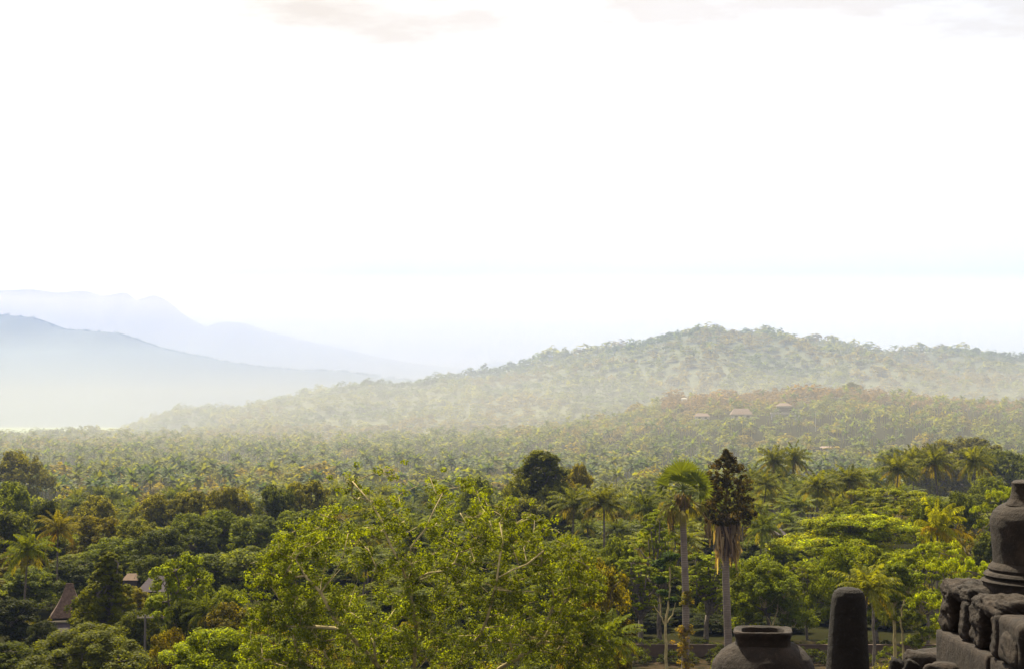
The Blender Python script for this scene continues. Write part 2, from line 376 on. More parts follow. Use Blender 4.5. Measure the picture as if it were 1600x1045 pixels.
def frond(g, base, az, el, Ln, rs, n=22, droop=1.6, lw=.16, ll=.24, col=(1, 1, 1), wind=None, rach=.05):
    """arching feather frond with hanging leaflets"""
    m = 9; s = np.linspace(0, 1, m); ang = el - droop * s ** 1.5
    h = np.array([math.cos(az), math.sin(az), 0]); step = Ln / (m - 1)
    dirs = h[None] * np.cos(ang)[:, None] + np.array([0, 0, 1.])[None] * np.sin(ang)[:, None]
    if wind is not None: dirs = dirs + np.asarray(wind)[None] * (s ** 1.2)[:, None]
    dirs /= np.linalg.norm(dirs, axis=1)[:, None]
    P = np.vstack([base, base + np.cumsum(dirs[:-1] * step, axis=0)])
    g.tube(P, np.linspace(rach, rach * .3, m), 3, np.asarray(col) * np.array([1.45, 1.3, .9]), cap=False)
    side = np.cross(dirs[0], [0, 0, 1.]); side /= np.linalg.norm(side) + 1e-9
    t = np.linspace(.12, 1, n); idx = t * (m - 1)
    B = np.stack([np.interp(idx, np.arange(m), P[:, k]) for k in range(3)], -1)
    T = np.stack([np.interp(idx, np.arange(m), dirs[:, k]) for k in range(3)], -1)
    ln = Ln * ll * np.sin(np.pi * (.12 + .80 * t)) ** .6
    V = []
    for sg in (-1, 1):
        hang = rs.uniform(.35, .85, n)[:, None]
        d = side[None] * sg * .9 + T * .55 - np.array([0, 0, 1.]) * hang + rs.normal(size=(n, 3)) * .1
        d /= np.linalg.norm(d, axis=1)[:, None]
        w = T * lw * .5
        e = B + d * ln[:, None]; mid = B + d * ln[:, None] * .5 + np.array([0, 0, .02])
        V.append(np.stack([B - w * .5, mid - w, e - np.array([0, 0, .1]), mid + w], 1))
    V = np.vstack(V); tone = rs.uniform(.75, 1.25, len(V))[:, None] * np.asarray(col)
    g.quads(V, np.repeat(tone, 4, axis=0))

def coconut(seed, H=16., Lf=4.9, nf=29, n=20, lw=.26, wind=None, lean=.06, old=.25):
    rs = np.random.RandomState(seed); gt = Geo(); gc = Geo()
    a = rs.uniform(0, 6.28); t = np.linspace(0, 1, 12)
    top = np.array([math.cos(a) * H * lean, math.sin(a) * H * lean, H - Lf * .55])
    P = np.stack([top[0] * t ** 1.8, top[1] * t ** 1.8, -1 + (top[2] + 1) * t], -1)
    gt.tube(P, .21 - .09 * t + .12 * np.exp(-t * 9), 8)
    for k in range(nf):
        f = k / nf; az = 2.4 * k + rs.uniform(-.25, .25)
        el = 1.52 - 2.05 * f ** .95 + rs.uniform(-.12, .12)
        c = np.array([1, 1, 1.]) * rs.uniform(.8, 1.2)
        if f > 1 - old and rs.rand() < .6: c = np.array([1.45, 1.08, .9]) * rs.uniform(.7, 1.1)
        frond(gc, top, az, el, Lf * rs.uniform(.85, 1.1) * (1 - .18 * (f < .2)), rs, n, 1.0 + .4 * f + rs.uniform(-.15, .25), lw, .23, c, wind)
    for k in range(7):
        a = k * .9; gc.leaves((top + np.array([.3 * math.cos(a), .3 * math.sin(a), -.35]))[None].repeat(3, 0), rs.normal(size=(3, 3)), .35, .3, np.array([[1.2, .9, .5]] * 3), rs)
    return gt.mesh('trunk', MBARK, True), gc.mesh('crown', MP)

def shrub(seed, H=4., Wd=6., n=26, per=60, L=.3, warm=0.):
    rs = np.random.RandomState(seed); gt = Geo(); gc = Geo(); cen = []
    for k in range(n):
        a = 2.4 * k; r = Wd / 2 * math.sqrt((k + .5) / n); z = H * (1 - .75 * (2 * r / Wd) ** 2) * rs.uniform(.55, .95)
        c = np.array([r * math.cos(a), r * math.sin(a), z]); cen.append(c)
        if k % 2 == 0: limb(gt, (0, 0, -.6), c, .06, .02, rs, .07, 4, seg=3)
    clump_leaves(gc, cen, rs.uniform(.5, 1.0, n) * Wd / 6, per, L, L * .6, rs, warm=warm)
    return gt.mesh('stem', MBARK, True), gc.mesh('foliage', MF)

PROTO = {
    'round': [(broadleaf(s, 12, 10, 15, 60, .38), 12, 10) for s in (1, 2, 3, 4)],
    'round_fine': [(broadleaf(s, 12, 10, 16, 125, .26), 12, 10) for s in (11, 12)],
    'russet': [(broadleaf(s, 12, 10, 11, 60, .36, 'round', .25), 12, 10) for s in (15,)],
    'cone': [(broadleaf(21, 12, 7.5, 40, 80, .22, 'cone'), 12, 7.5)],
    'tall': [(broadleaf(s, 20, 8.5, 30, 60, .36, 'tall'), 20, 8.5) for s in (31, 32)],
    'knobby': [(broadleaf(s, 11, 6.5, 10, 80, .30, 'sparse'), 11, 6.5) for s in (41,)],
    'sparse': [(broadleaf(s, 12, 10, 9, 22, .34, 'sparse', .35), 12, 10) for s in (45, 46)],
    'umbrella': [(umbrella(s, 12, 18, 4, 54, 60, .34, .12), 12, 18) for s in (51, 52)],
    'umbrella_big': [(umbrella(s, 13, 26, 5, 110, 70, .36, .25), 13, 26) for s in (55,)],
    'layered': [(umbrella(s, 16, 11, 7, 42, 80, .26, .05), 16, 11) for s in (57, 58)],
    'coconut': [(coconut(s), 16, 9) for s in (61, 62, 63, 64)],
    'windblown': [(coconut(s, 12, 4.4, 20, 26, .22, (1.0, -.1, .05), .05, .5), 12, 8) for s in (66,)],
    'shrub': [(shrub(s), 4, 6) for s in (71, 72, 73)],
}
NAMES = {'round': ('broadleaf_tree', 'tree'), 'round_fine': ('broadleaf_tree', 'tree'), 'russet': ('russet_tree', 'tree'), 'cone': ('conical_tree', 'tree'), 'tall': ('tall_tree', 'tree'),
         'knobby': ('broadleaf_tree', 'tree'), 'sparse': ('sparse_tree', 'tree'), 'umbrella': ('umbrella_tree', 'tree'), 'umbrella_big': ('umbrella_tree', 'tree'),
         'layered': ('layered_tree', 'tree'), 'coconut': ('coconut_palm', 'palm'), 'windblown': ('coconut_palm', 'palm'), 'shrub': ('shrub', 'shrub')}
PLACED = []
def place(kind, x, y, ztop, wid, color, label, group=None, rot=None, var=None, zb=None):
    V = PROTO[kind]; (mt, mc), H0, W0 = V[R.randint(len(V)) if var is None else var]
    z = float(zground(x, y)) if zb is None else zb
    h = max(1.5, ztop - z); nm, cat = NAMES[kind]
    sxy = wid / W0
    if kind in ('umbrella', 'umbrella_big', 'layered'): color = (color[0] * 1.75, color[1] * 1.55, color[2] * .5)
    t = thing(nm, label, cat, (x, y, z - .05), R.uniform(0, 6.28) if rot is None else rot, group, (sxy, sxy, h / H0))
    a, b = ('stem', 'foliage') if kind == 'shrub' else ('trunk', 'crown')
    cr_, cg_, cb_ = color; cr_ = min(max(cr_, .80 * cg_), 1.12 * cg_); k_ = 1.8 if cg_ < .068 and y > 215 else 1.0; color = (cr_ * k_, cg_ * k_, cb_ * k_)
    obj(a, mt, t); obj(b, mc, t, (color[0] * 1.0, color[1] * .98, color[2] * .45))
    PLACED.append((x, y, wid / 2, ztop)); return t
def hero(kind, px, py, wpx, D, color, label, group=None, **k):
    p = at(px, py, D); return place(kind, p[0], p[1], p[2], wpx * D / F, color, label, group, **k)

# leaf colours
YG = (.125, .145, .008); BG = (.095, .150, .004); MG = (.080, .102, .008); DG = (.044, .058, .011); OL = (.115, .105, .007); GG = (.068, .085, .020)
BR = (.130, .100, .016); PG = (.090, .110, .012); PD = (.06, .08, .014); PY = (.18, .19, .008)

# ------------------------------------------------------------------ the trees one can point to
G_L = 'trees by the village at lower left'
hero('coconut', 38, 832, 92, 200, PG, 'lone coconut palm with a long bare trunk at the far left edge', var=0)
hero('coconut', 90, 803, 78, 235, (.12, .11, .022), 'coconut palm with yellowed fronds behind the far left palm', var=1)
hero('cone', 170, 862, 128, 183, (.095, .105, .010), 'dense conical olive green tree right of the thatched roof')
hero('knobby', 278, 856, 96, 176, (.11, .155, .005), 'knobby bright green tree in front of the grey tiled roof')
hero('round_fine', 335, 968, 190, 140, (.090, .150, .004), 'low wide vivid green tree at the bottom edge', var=0)
hero('russet', 372, 935, 120, 158, (.07, .065, .018), 'dark olive tree with yellowing top beside the vivid green tree')
hero('round_fine', 140, 972, 200, 150, (.07, .08, .017), 'low olive tree filling the bottom left below the conical tree', var=1)
hero('round', 25, 1000, 120, 158, DG, 'dark low tree in the bottom left corner')
hero('russet', 262, 972, 64, 150, (.10, .085, .012), 'small yellow brown tree behind the vivid green tree')
hero('round', 240, 866, 84, 225, (.042, .068, .020), 'rounded grey green tree behind the grey tiled roof')
hero('round', 320, 905, 70, 190, MG, 'mid green tree right of the knobby tree')
hero('round', 360, 912, 66, 185, (.05, .11, .012), 'small bright green tree left of the large spreading tree')
for q, (px, py, wd, D, c, lb) in enumerate([
        (75, 778, 66, 300, (.018, .028, .012), 'darkest rounded tree above the far left palms'),
        (15, 790, 90, 270, (.06, .07, .018), 'olive tree at the left edge above the lone palm'),
        (18, 750, 80, 340, DG, 'dark green tree at the left edge of the far slope'),
        (150, 800, 90, 290, OL, 'olive tree left in the row above the conical tree'),
        (215, 806, 90, 285, (.055, .06, .016), 'brownish green tree in the row above the conical tree'),
        (180, 838, 100, 262, DG, 'dark tree directly above the conical tree'),
        (255, 822, 90, 262, (.024, .036, .014), 'very dark tree above the grey tiled roof'),
        (300, 800, 95, 290, GG, 'grey green tree above the knobby tree'),
        (345, 790, 90, 300, MG, 'mid green tree second left of the twin dark crowns'),
        (400, 800, 95, 285, (.04, .055, .018), 'green tree under the twin dark crowns'),
        (432, 752, 72, 330, (.022, .030, .012), 'dark twin topped tree left of the large spreading tree'),
        (470, 790, 90, 300, DG, 'dark tree right of the twin topped tree'),
        (395, 850, 120, 232, (.05, .06, .02), 'grey olive tree left of the large spreading tree'),
        (330, 860, 105, 236, GG, 'grey green tree right behind the knobby tree'),
        (455, 850, 110, 236, (.045, .06, .018), 'green tree hidden partly by the large spreading tree'),
        (50, 880, 110, 225, DG, 'dark tree behind the trunk of the lone palm'),
        (110, 870, 90, 240, (.022, .035, .014), 'dark tree above the thatched roof'),
        (20, 930, 110, 190, (.018, .028, .010), 'dark tree at the foot of the lone palm'),
        (70, 965, 70, 178, (.02, .028, .011), 'dark bush below the thatched roof'),
        (215, 950, 80, 176, (.05, .06, .016), 'olive tree between conical tree and utility pole'),
        (290, 930, 70, 168, (.035, .05, .012), 'shaded tree under the knobby tree')]):
    hero('round', px, py, wd, D, c, lb)
hero('coconut', 315, 932, 74, 165, (.05, .07, .02), 'young arching palm between knobby tree and olive tree', var=2)
for px, py, wd, D, lb in [(150, 772, 80, 380, 'first yellow green tree on the left slope'), (250, 768, 85, 390, 'yellow green tree in the middle of the left slope'),
                          (300, 760, 85, 385, 'yellow green tree above the middle of the left slope'), (360, 757, 90, 380, 'yellow green tree left of the twin topped tree'),
                          (480, 742, 80, 380, 'yellow green tree right of the twin topped tree'), (30, 700, 90, 520, 'pale yellow green tree at the left edge')]:
    hero('round', px, py, wd, D, (.105, .105, .020), lb)
# around the large tree
hero('tall', 846, 700, 96, 330, (.070, .078, .012), 'tallest dark tree standing above the large spreading tree', var=0)
hero('round', 826, 768, 110, 322, (.052, .056, .018), 'olive tree at the foot of the tallest dark tree')
hero('round', 868, 748, 84, 326, (.052, .056, .014), 'dark olive tree against the right side of the tallest dark tree')
hero('round', 812, 738, 70, 328, (.060, .066, .014), 'olive tree against the left side of the tallest dark tree')
hero('round', 745, 741, 66, 372, (.040, .050, .016), 'rounded dark tree left of the tallest dark tree')
hero('round', 905, 716, 66, 360, (.065, .060, .022), 'brownish tree right of the tallest dark tree')
hero('sparse', 905, 748, 90, 345, BR, 'orange brown tree below the brownish tree')
hero('coconut', 944, 762, 100, 262, (.075, .082, .022), 'large coconut palm in the middle with drooping fronds', var=3)
hero('coconut', 893, 764, 88, 268, (.05, .058, .02), 'dark coconut palm beside the tallest dark tree', var=1)
hero('round', 965, 832, 72, 205, (.062, .105, .014), 'rounded bright green tree below the large coconut palm')
hero('russet', 938, 860, 110, 150, (.105, .085, .010), 'russet leaved tree right of the large spreading tree')
hero('coconut', 962, 965, 120, 138, (.065, .10, .018), 'low green palm with long fronds at the bottom edge', var=2)
hero('coconut', 1000, 770, 70, 275, PD, 'small coconut palm left of the tall fan palm', var=0)
# right side
hero('layered', 1030, 798, 100, 196, (.055, .12, .012), 'tiered bright green tree behind the living fan palm', var=0)
hero('layered', 1000, 870, 110, 190, (.05, .11, .012), 'tiered tree left of the slender pale tree', var=1)
hero('layered', 1105, 862, 105, 192, (.052, .115, .010), 'tiered vivid green tree between the two fan palms', var=1)
hero('round_fine', 1195, 862, 130, 192, (.085, .125, .006), 'dense green tree behind the hollow stone bell', var=0)
hero('coconut', 1184, 800, 74, 235, (.035, .06, .02), 'dark coconut palm right of the dying fan palm', var=0)
hero('coconut', 1113, 780, 70, 260, PD, 'coconut palm seen between the two fan palms', var=2)
hero('umbrella_big', 1318, 806, 330, 232, (.075, .120, .012), 'broad flat topped rain tree with yellowing edge on the right')
hero('round_fine', 1312, 842, 90, 196, (.10, .145, .006), 'bright green tree standing before the broad rain tree', var=1)
hero('round', 1370, 850, 100, 192, (.075, .09, .006), 'dark green tree right of the bright one before the rain tree')
hero('umbrella', 1448, 850, 160, 188, (.055, .115, .012), 'green spreading tree left of the stone bell wall', var=0)
hero('umbrella', 1500, 876, 150, 158, (.065, .125, .012), 'bright feathery tree just left of the stone bell', var=1)
hero('umbrella', 1260, 880, 120, 200, (.04, .08, .012), 'green spreading tree behind the dark stone pinnacle', var=0)
hero('umbrella', 1390, 765, 200, 290, (.065, .085, .016), 'thin flat crowned tree above the broad rain tree', var=1)
hero('umbrella', 1345, 792, 130, 262, (.06, .085, .016), 'flat olive tree just above the broad rain tree', var=0)
hero('windblown', 1462, 786, 92, 205, PY, 'yellow windblown coconut palm right of the rain tree', rot=0)
hero('round', 1452, 772, 70, 250, DG, 'dark rounded tree behind the windblown palm')
hero('round', 1500, 765, 60, 285, (.05, .075, .018), 'green tree right above the windblown palm')
hero('umbrella', 1565, 765, 120, 235, (.06, .10, .014), 'bright flat tree behind the neck of the stone bell', var=1)
hero('round', 1545, 742, 80, 330, (.045, .055, .02), 'olive tree above the stone bell')
hero('round', 1560, 820, 90, 210, (.035, .06, .014), 'dark tree touching the left side of the stone bell')
hero('sparse', 1507, 815, 90, 215, (.10, .062, .03), 'bare brown tree between windblown palm and stone bell')
hero('coconut', 1345, 886, 120, 158, (.12, .13, .02), 'low coconut palm with yellow fronds behind the pinnacle', var=3)
for px, py, wd, D, lb in [(1275, 738, 84, 320, 'leftmost large coconut palm above the rain tree'), (1335, 730, 84, 335, 'second large coconut palm above the rain tree'),
                          (1396, 712, 76, 355, 'third large coconut palm above the rain tree'), (1426, 700, 58, 410, 'fourth palm of the right hand row, partly hidden'),
                          (1467, 700, 74, 375, 'coconut palm above the windblown palm'), (1521, 700, 72, 370, 'rightmost large coconut palm before the round brown crowns'),
                          (1236, 697, 56, 440, 'coconut palm upper left of the large right hand row'), (1206, 700, 56, 430, 'coconut palm just right of the dying fan palm top'),
                          (1190, 738, 66, 350, 'hazy coconut palm right of the dying fan palm crown'), (1300, 775, 56, 290, 'small palm between the two largest right hand palms'),
                          (1160, 770, 60, 300, 'palm half hidden by the dying fan palm')]:
    hero('coconut', px, py, wd, D, (.095, .105, .025), lb)
for px, py, wd, D, c, lb in [(1500, 676, 150, 560, (.075, .075, .02), 'largest round olive crown on the right slope'), (1450, 690, 100, 540, (.09, .09, .02), 'yellowish crown left of the largest round crown'),
                             (1575, 700, 110, 480, (.07, .085, .02), 'green crown right of the largest round crown'), (1390, 695, 50, 640, DG, 'dark small crown left of the yellowish crown'),
                             (1530, 690, 60, 530, (.04, .045, .018), 'dark crown in front of the largest round crown')]:
    hero('round', px, py, wd, D, c, lb)

# ------------------------------------------------------------------ the large spreading tree in the middle
def grow_tree(mains, attr, r_tip=.018, pw=.43, seed=5, step=1.0):
    rs = np.random.RandomState(seed); N = []; par = []
    for k, ln in enumerate(mains):
        ln = np.asarray(ln, float); P = [ln[0]]
        for a, b in zip(ln[:-1], ln[1:]):
            m = max(1, int(np.linalg.norm(b - a) / step))
            for t in range(1, m + 1): P.append(a + (b - a) * t / m + rs.normal(size=3) * .06)
        if k == 0: prev = -1; st = 0
        else:
            d = np.linalg.norm(np.array(N) - ln[0], axis=1); prev = int(d.argmin()); st = 0
        for p in P[st:]: N.append(np.array(p)); par.append(prev); prev = len(N) - 1
    tips = []; A = np.asarray(attr)
    base = np.array(N)
    order = np.argsort([np.min(np.linalg.norm(base - a, axis=1)) for a in A])
    for i in order:
        a = A[i]; NN = np.array(N); v = a - NN; d = np.linalg.norm(v, axis=1) + np.maximum(0, -v[:, 2]) * 1.2
        j = int(d.argmin()); p0 = N[j]; L = np.linalg.norm(a - p0); m = max(1, int(L / .9)); prev = j
        out = np.array([0, 0, -.12 * L])
        for t in range(1, m + 1):
            f = t / m; p = p0 + (a - p0) * f + out * math.sin(math.pi * f) + (rs.normal(size=3) * .09 if t < m else 0)
            N.append(p); par.append(prev); prev = len(N) - 1
        tips.append(prev)
    n = len(N); w = np.zeros(n)
    for t in tips: w[t] = 1
    w = np.maximum(w, .001)
    for i in range(n - 1, -1, -1):
        if par[i] >= 0: w[par[i]] += w[i]
    rad = r_tip * np.maximum(w, 1) ** pw
    g = Geo()
    ch = {}
    for i, p in enumerate(par): ch.setdefault(p, []).append(i)
    stack = [(-1, c) for c in ch.get(-1, [])]
    while stack:
        p, i = stack.pop(); P = [] if p < 0 else [N[p]]; Rr = [] if p < 0 else [rad[i]]
        while True:
            P.append(N[i]); Rr.append(rad[i]); cs = ch.get(i, [])
            if not cs: break
            cs = sorted(cs, key=lambda c: -w[c]); stack += [(i, c) for c in cs[1:]]; i = cs[0]
        if len(P) > 1: g.tube(P, Rr, 7 if Rr[0] > .08 else (5 if Rr[0] > .04 else 3), cap=False)
    return g, np.array(N), tips, par

def outline_y(pts, px):
    return np.interp(px, [p[0] for p in pts], [p[1] for p in pts])
TOP = [(385, 880), (410, 850), (440, 828), (480, 806), (505, 790), (530, 748), (555, 728), (600, 718), (635, 728), (680, 742), (730, 750), (780, 768), (820, 792), (860, 802), (900, 846), (935, 890), (955, 960)]
DT = 110.
def big_tree():
    rs = np.random.RandomState(9); A = []; px_ = []
    while len(A) < 1050:
        px = rs.uniform(385, 955); t = outline_y(TOP, px); py = rs.uniform(t + 4, 1110)
        e = ((px - 670) / 300) ** 2 + ((py - 1000) / 290) ** 2
        half = 7.5 * math.sqrt(max(.05, 1 - min(e, .95)))
        f = rs.uniform(-1, 1); f = np.sign(f) * abs(f) ** .7
        if px < 640 and py < 800 and rs.rand() < .25: continue
        q = fbm(px / 60, py / 45, 2, 4)
        if q < -.17: continue
        A.append(at(px, py, DT + half * f)); px_.append((px, py))
    b = at(640, 1286, DT)
    def L(pts, D=DT): return [at(x, y, D + d) for x, y, d in pts]
    mains = [[np.array([b[0], b[1], 11.]), at(642, 1180, DT), at(644, 1110, DT - 1), *L([(646, 1043, -2), (650, 997, -3), (644, 947, -4), (636, 918, -4.5), (628, 885, -5), (614, 858, -5), (602, 830, -4), (591, 809, -3), (578, 782, -2), (552, 752, -1)])],
             [at(642, 1110, DT - 1), *L([(596, 1045, -3.5), (565, 1013, -4.5), (545, 990, -5), (522, 964, -5.5), (500, 925, -6), (478, 900, -5), (462, 872, -4)])],
             [at(590, 1060, DT - 3), *L([(588, 1023, -5), (580, 980, -6), (583, 911, -6.5), (586, 880, -6), (605, 868, -6)])],
             [at(636, 918, DT - 4.5), *L([(645, 890, -5), (642, 852, -6), (664, 825, -6), (680, 795, -5), (690, 770, -4)])],
             [at(642, 1110, DT - 1), *L([(720, 1030, -3), (760, 970, -5), (777, 903, -6), (786, 844, -5), (784, 815, -4), (792, 795, -3)])],
             [at(777, 903, DT - 6), *L([(800, 890, -6.5), (823, 879, -6.5), (850, 862, -5)])],
             [at(642, 1110, DT - 1), *L([(760, 1060, 0), (850, 1000, 0), (890, 930, -1), (900, 880, 0)])],
             [at(545, 990, DT - 5), *L([(522, 978, -4.5), (490, 976, -4)])],
             [at(644, 947, DT - 4), *L([(690, 935, -5.5), (720, 905, -6), (735, 870, -5)])],
             [at(500, 925, DT - 6), *L([(520, 900, -6.8), (535, 870, -7), (545, 835, -6)])]]
    g, N, tips, par = grow_tree(mains, A, .021, .355)
    t = thing('spreading_tree', 'large spreading tree with pale bare branches and small glossy leaves, centre foreground', 'tree', (b[0], b[1], 12))
    inv = Matrix.Translation((-b[0], -b[1], -12))
    tr = obj('trunk', g.mesh('trunk', MPALE, True), t); tr.matrix_parent_inverse = inv
    gc = Geo(); T = N[tips]; P = N[[par[i] for i in tips]]
    cen = []; rd = []; dens = []
    Apx = np.array([[800 + F * (q[0] / q[1]), HOR - F * (q[2] - EYE) / q[1]] for q in T])
    for k in range(len(T)):
        thin = Apx[k, 0] < 650 and Apx[k, 1] < 800
        for q in range(2 if thin else 3):
            cen.append(T[k] + (P[k] - T[k]) * rs.uniform(0, 1.2) + rs.normal(size=3) * .34); rd.append(rs.uniform(.26, .60))
    cen = np.array(cen); cx = 800 + F * cen[:, 0] / cen[:, 1]
    tone = 1 + 1.1 * fbm(cen[:, 0] / 2.4, cen[:, 2] / 2.4, 3, 77)
    base = np.array([[.106, .130, .002]]) * tone[:, None]
    olive = np.clip((cx - 640) / 260, 0, 1)[:, None] * .45
    base = base * (1 - olive) + np.array([[.082, .094, .002]]) * olive
    for s in range(0, len(cen), 60):
        for_b = base[s:s + 60]
        clump_leaves(gc, cen[s:s + 60], np.array(rd[s:s + 60]), 40, .175, .105, rs, base=(1, 1, 1))
        gc.C[-1] = gc.C[-1] * np.repeat(for_b, 48 * 4, axis=0)
    cr = obj('crown', gc.mesh('crown', foliage('glossy_leaf', .55, .05)), t); cr.matrix_parent_inverse = inv
big_tree()
PLACED.append((*at(670, 900, DT)[:2], 12, 36))

# ------------------------------------------------------------------ fan palms
def trunk_rings(n, out):
    tc = n.nodes.new('ShaderNodeTexCoord'); wv = n.nodes.new('ShaderNodeTexWave'); wv.bands_direction = 'Z'
    wv.inputs['Scale'].default_value = 1.7; wv.inputs['Distortion'].default_value = 1.2; wv.inputs['Detail'].default_value = 3
    n.links.new(tc.outputs['Object'], wv.inputs[0])
    c = ramp(n, wv.outputs[1], [(.2, (.10, .075, .060)), (.8, (.20, .155, .12))])
    c = mixc(n, c, (.10, .075, .06), ramp(n, noise(n, 1.1, 7, tc.outputs['Object']), [(.42, (0, 0, 0)), (.62, (.9, .9, .9))]))
    p = n.nodes.new('ShaderNodeBsdfPrincipled'); n.links.new(c, p.inputs[0]); p.inputs['Roughness'].default_value = .9
    n.links.new(p.outputs[0], out.inputs[0])
MRING = M('ringed_palm_bark', trunk_rings)
def fan_leaf(g, hub0, d, pet, Rr, rs, col, span=1.9, n=26, droop=.25, fold=.25, face=None):
    d = np.asarray(d, float); d /= np.linalg.norm(d)
    hub = hub0 + d * pet - np.array([0, 0, droop * pet * .3])
    g.tube([hub0, (hub0 + hub) / 2 + [0, 0, .08], hub], [.05, .04, .03], 4, np.array(col) * .9, cap=False)
    side = np.cross(d, [0, 0, 1.]); 
    if np.linalg.norm(side) < .2: side = np.array([1., 0, 0])
    if face is not None: side = np.cross(d, np.asarray(face, float))
    side /= np.linalg.norm(side); nrm = np.cross(side, d)
    V = []; cc = []
    for k in range(n):
        a = (k + .5) / n * 2 - 1; th = a * span; e = d * math.cos(th) + side * math.sin(th)
        ln = Rr * (1 - .12 * abs(a)) * rs.uniform(.9, 1.05); tw = Rr * span * 2 / n * .55
        pr = -d * math.sin(th) + side * math.cos(th)
        zf = nrm * (fold * .12 if k % 2 else -fold * .12)
        mid = hub + e * ln * .62; tip = hub + e * ln - np.array([0, 0, droop * ln * (.5 + .5 * rs.rand())])
        V.append([hub, mid - pr * tw * .62 + zf, tip, mid + pr * tw * .62 - zf]); cc.append(np.asarray(col) * rs.uniform(.75, 1.25))
    g.quads(np.array(V), np.repeat(np.array(cc), 4, axis=0))
def ribbon(g, a, ln, wd, rs, col):
    d = np.array([rs.normal() * .1, rs.normal() * .1, -1.]); s = np.array([rs.normal(), rs.normal(), 0]); s /= np.linalg.norm(s)
    P = [a, a + d * ln * .5 + rs.normal(size=3) * .12, a + d * ln + rs.normal(size=3) * .18]; W = [wd * .5, wd * .6, wd * .12]
    g.quads(np.array([[P[0] - s * W[0], P[0] + s * W[0], P[1] + s * W[1], P[1] - s * W[1]], [P[1] - s * W[1], P[1] + s * W[1], P[2] + s * W[2], P[2] - s * W[2]]]), np.asarray(col) * rs.uniform(.6, 1.3))

def living_fan():
    rs = np.random.RandomState(3); D = 172.
    b = at(1070, 1040, D); zb = float(zground(b[0], D)); top = at(1068, 768, D)
    t = thing('fan_palm', 'tall fan palm with green fan leaves and drooping yellow ones, left of a pair', 'palm', (b[0], D, zb), group=None)
    O = np.array([b[0], D, zb]); h = top[2] - zb
    g = Geo(); tt = np.linspace(0, 1, 20); dx = top[0] - b[0]
    g.tube(np.stack([dx * tt + .16 * np.sin(tt * 4.2), 0 * tt, -.5 + (h - .1) * tt], -1), .39 - .06 * tt + .12 * np.exp(-tt * 14), 14, rough=.06, rs=rs)
    obj('trunk', g.mesh('trunk', MRING, True), t)
    g = Geo(); c0 = np.array([dx, 0, h + .2]); G1 = (.070, .088, .012); G2 = (.07, .08, .012)
    for dx_, dz_, ty in [(-1.3, 1.9, .2), (-.35, 2.3, -.5), (.75, 2.25, .3), (1.7, 1.3, -.3), (-2.0, .7, .5), (2.0, .2, .2), (.2, 1.6, 1.4), (-.6, 1.5, -1.3), (1.0, 1.2, 1.3)]:   # broad blades
        fan_leaf(g, c0, (dx_, ty, dz_), math.hypot(dx_, dz_) * .82, rs.uniform(1.5, 1.9), rs, G1, 1.6, 17, .10, face=(rs.normal() * .35, -1, rs.normal() * .3))
    for k in range(9):                                  # spreading
        az = 2.4 * k + .4; el = rs.uniform(.0, .6)
        fan_leaf(g, c0, (math.cos(az) * math.cos(el), math.sin(az) * math.cos(el), math.sin(el)), rs.uniform(1.5, 2.2), rs.uniform(1.1, 1.5), rs, G2, 1.5, 17, .45)
    for k in range(18):                                  # old hanging
        az = 2.4 * k + .9; el = rs.uniform(-1.1, -.3)
        fan_leaf(g, c0 - [0, 0, rs.uniform(0, .6)], (math.cos(az) * math.cos(el), math.sin(az) * math.cos(el), math.sin(el)), rs.uniform(1.2, 2.0), rs.uniform(1.2, 1.7), rs, (.10, .095, .018) if k % 3 else (.14, .12, .03), .6, 14, .8)
    obj('crown', g.mesh('crown', MP), t)
    g = Geo()
    for k in range(70):
        a = rs.uniform(0, 6.28); z = h - rs.uniform(-.1, 1.4); r = .35 + .5 * max(0, (z - h + 2.2) / 2.4)
        ribbon(g, np.array([dx + r * math.cos(a), r * math.sin(a), z]), rs.uniform(.5, 1.3), .16, rs, (.12, .085, .05))
    for px, py in ((1050, 800), (1108, 815)):            # dead leaves hanging free on long stalks
        e = at(px, py, D) - O; g.tube([c0 - [0, 0, .8], (c0 + e) / 2 + [0, 0, .3], e], .035, 4, (.22, .15, .09), cap=False)
        for q in range(16): ribbon(g, e + rs.normal(size=3) * .15, rs.uniform(1.4, 2.6), .16, rs, (.13, .095, .06))
    obj('dead_leaves', g.mesh('dead_leaves', MP), t)
living_fan()

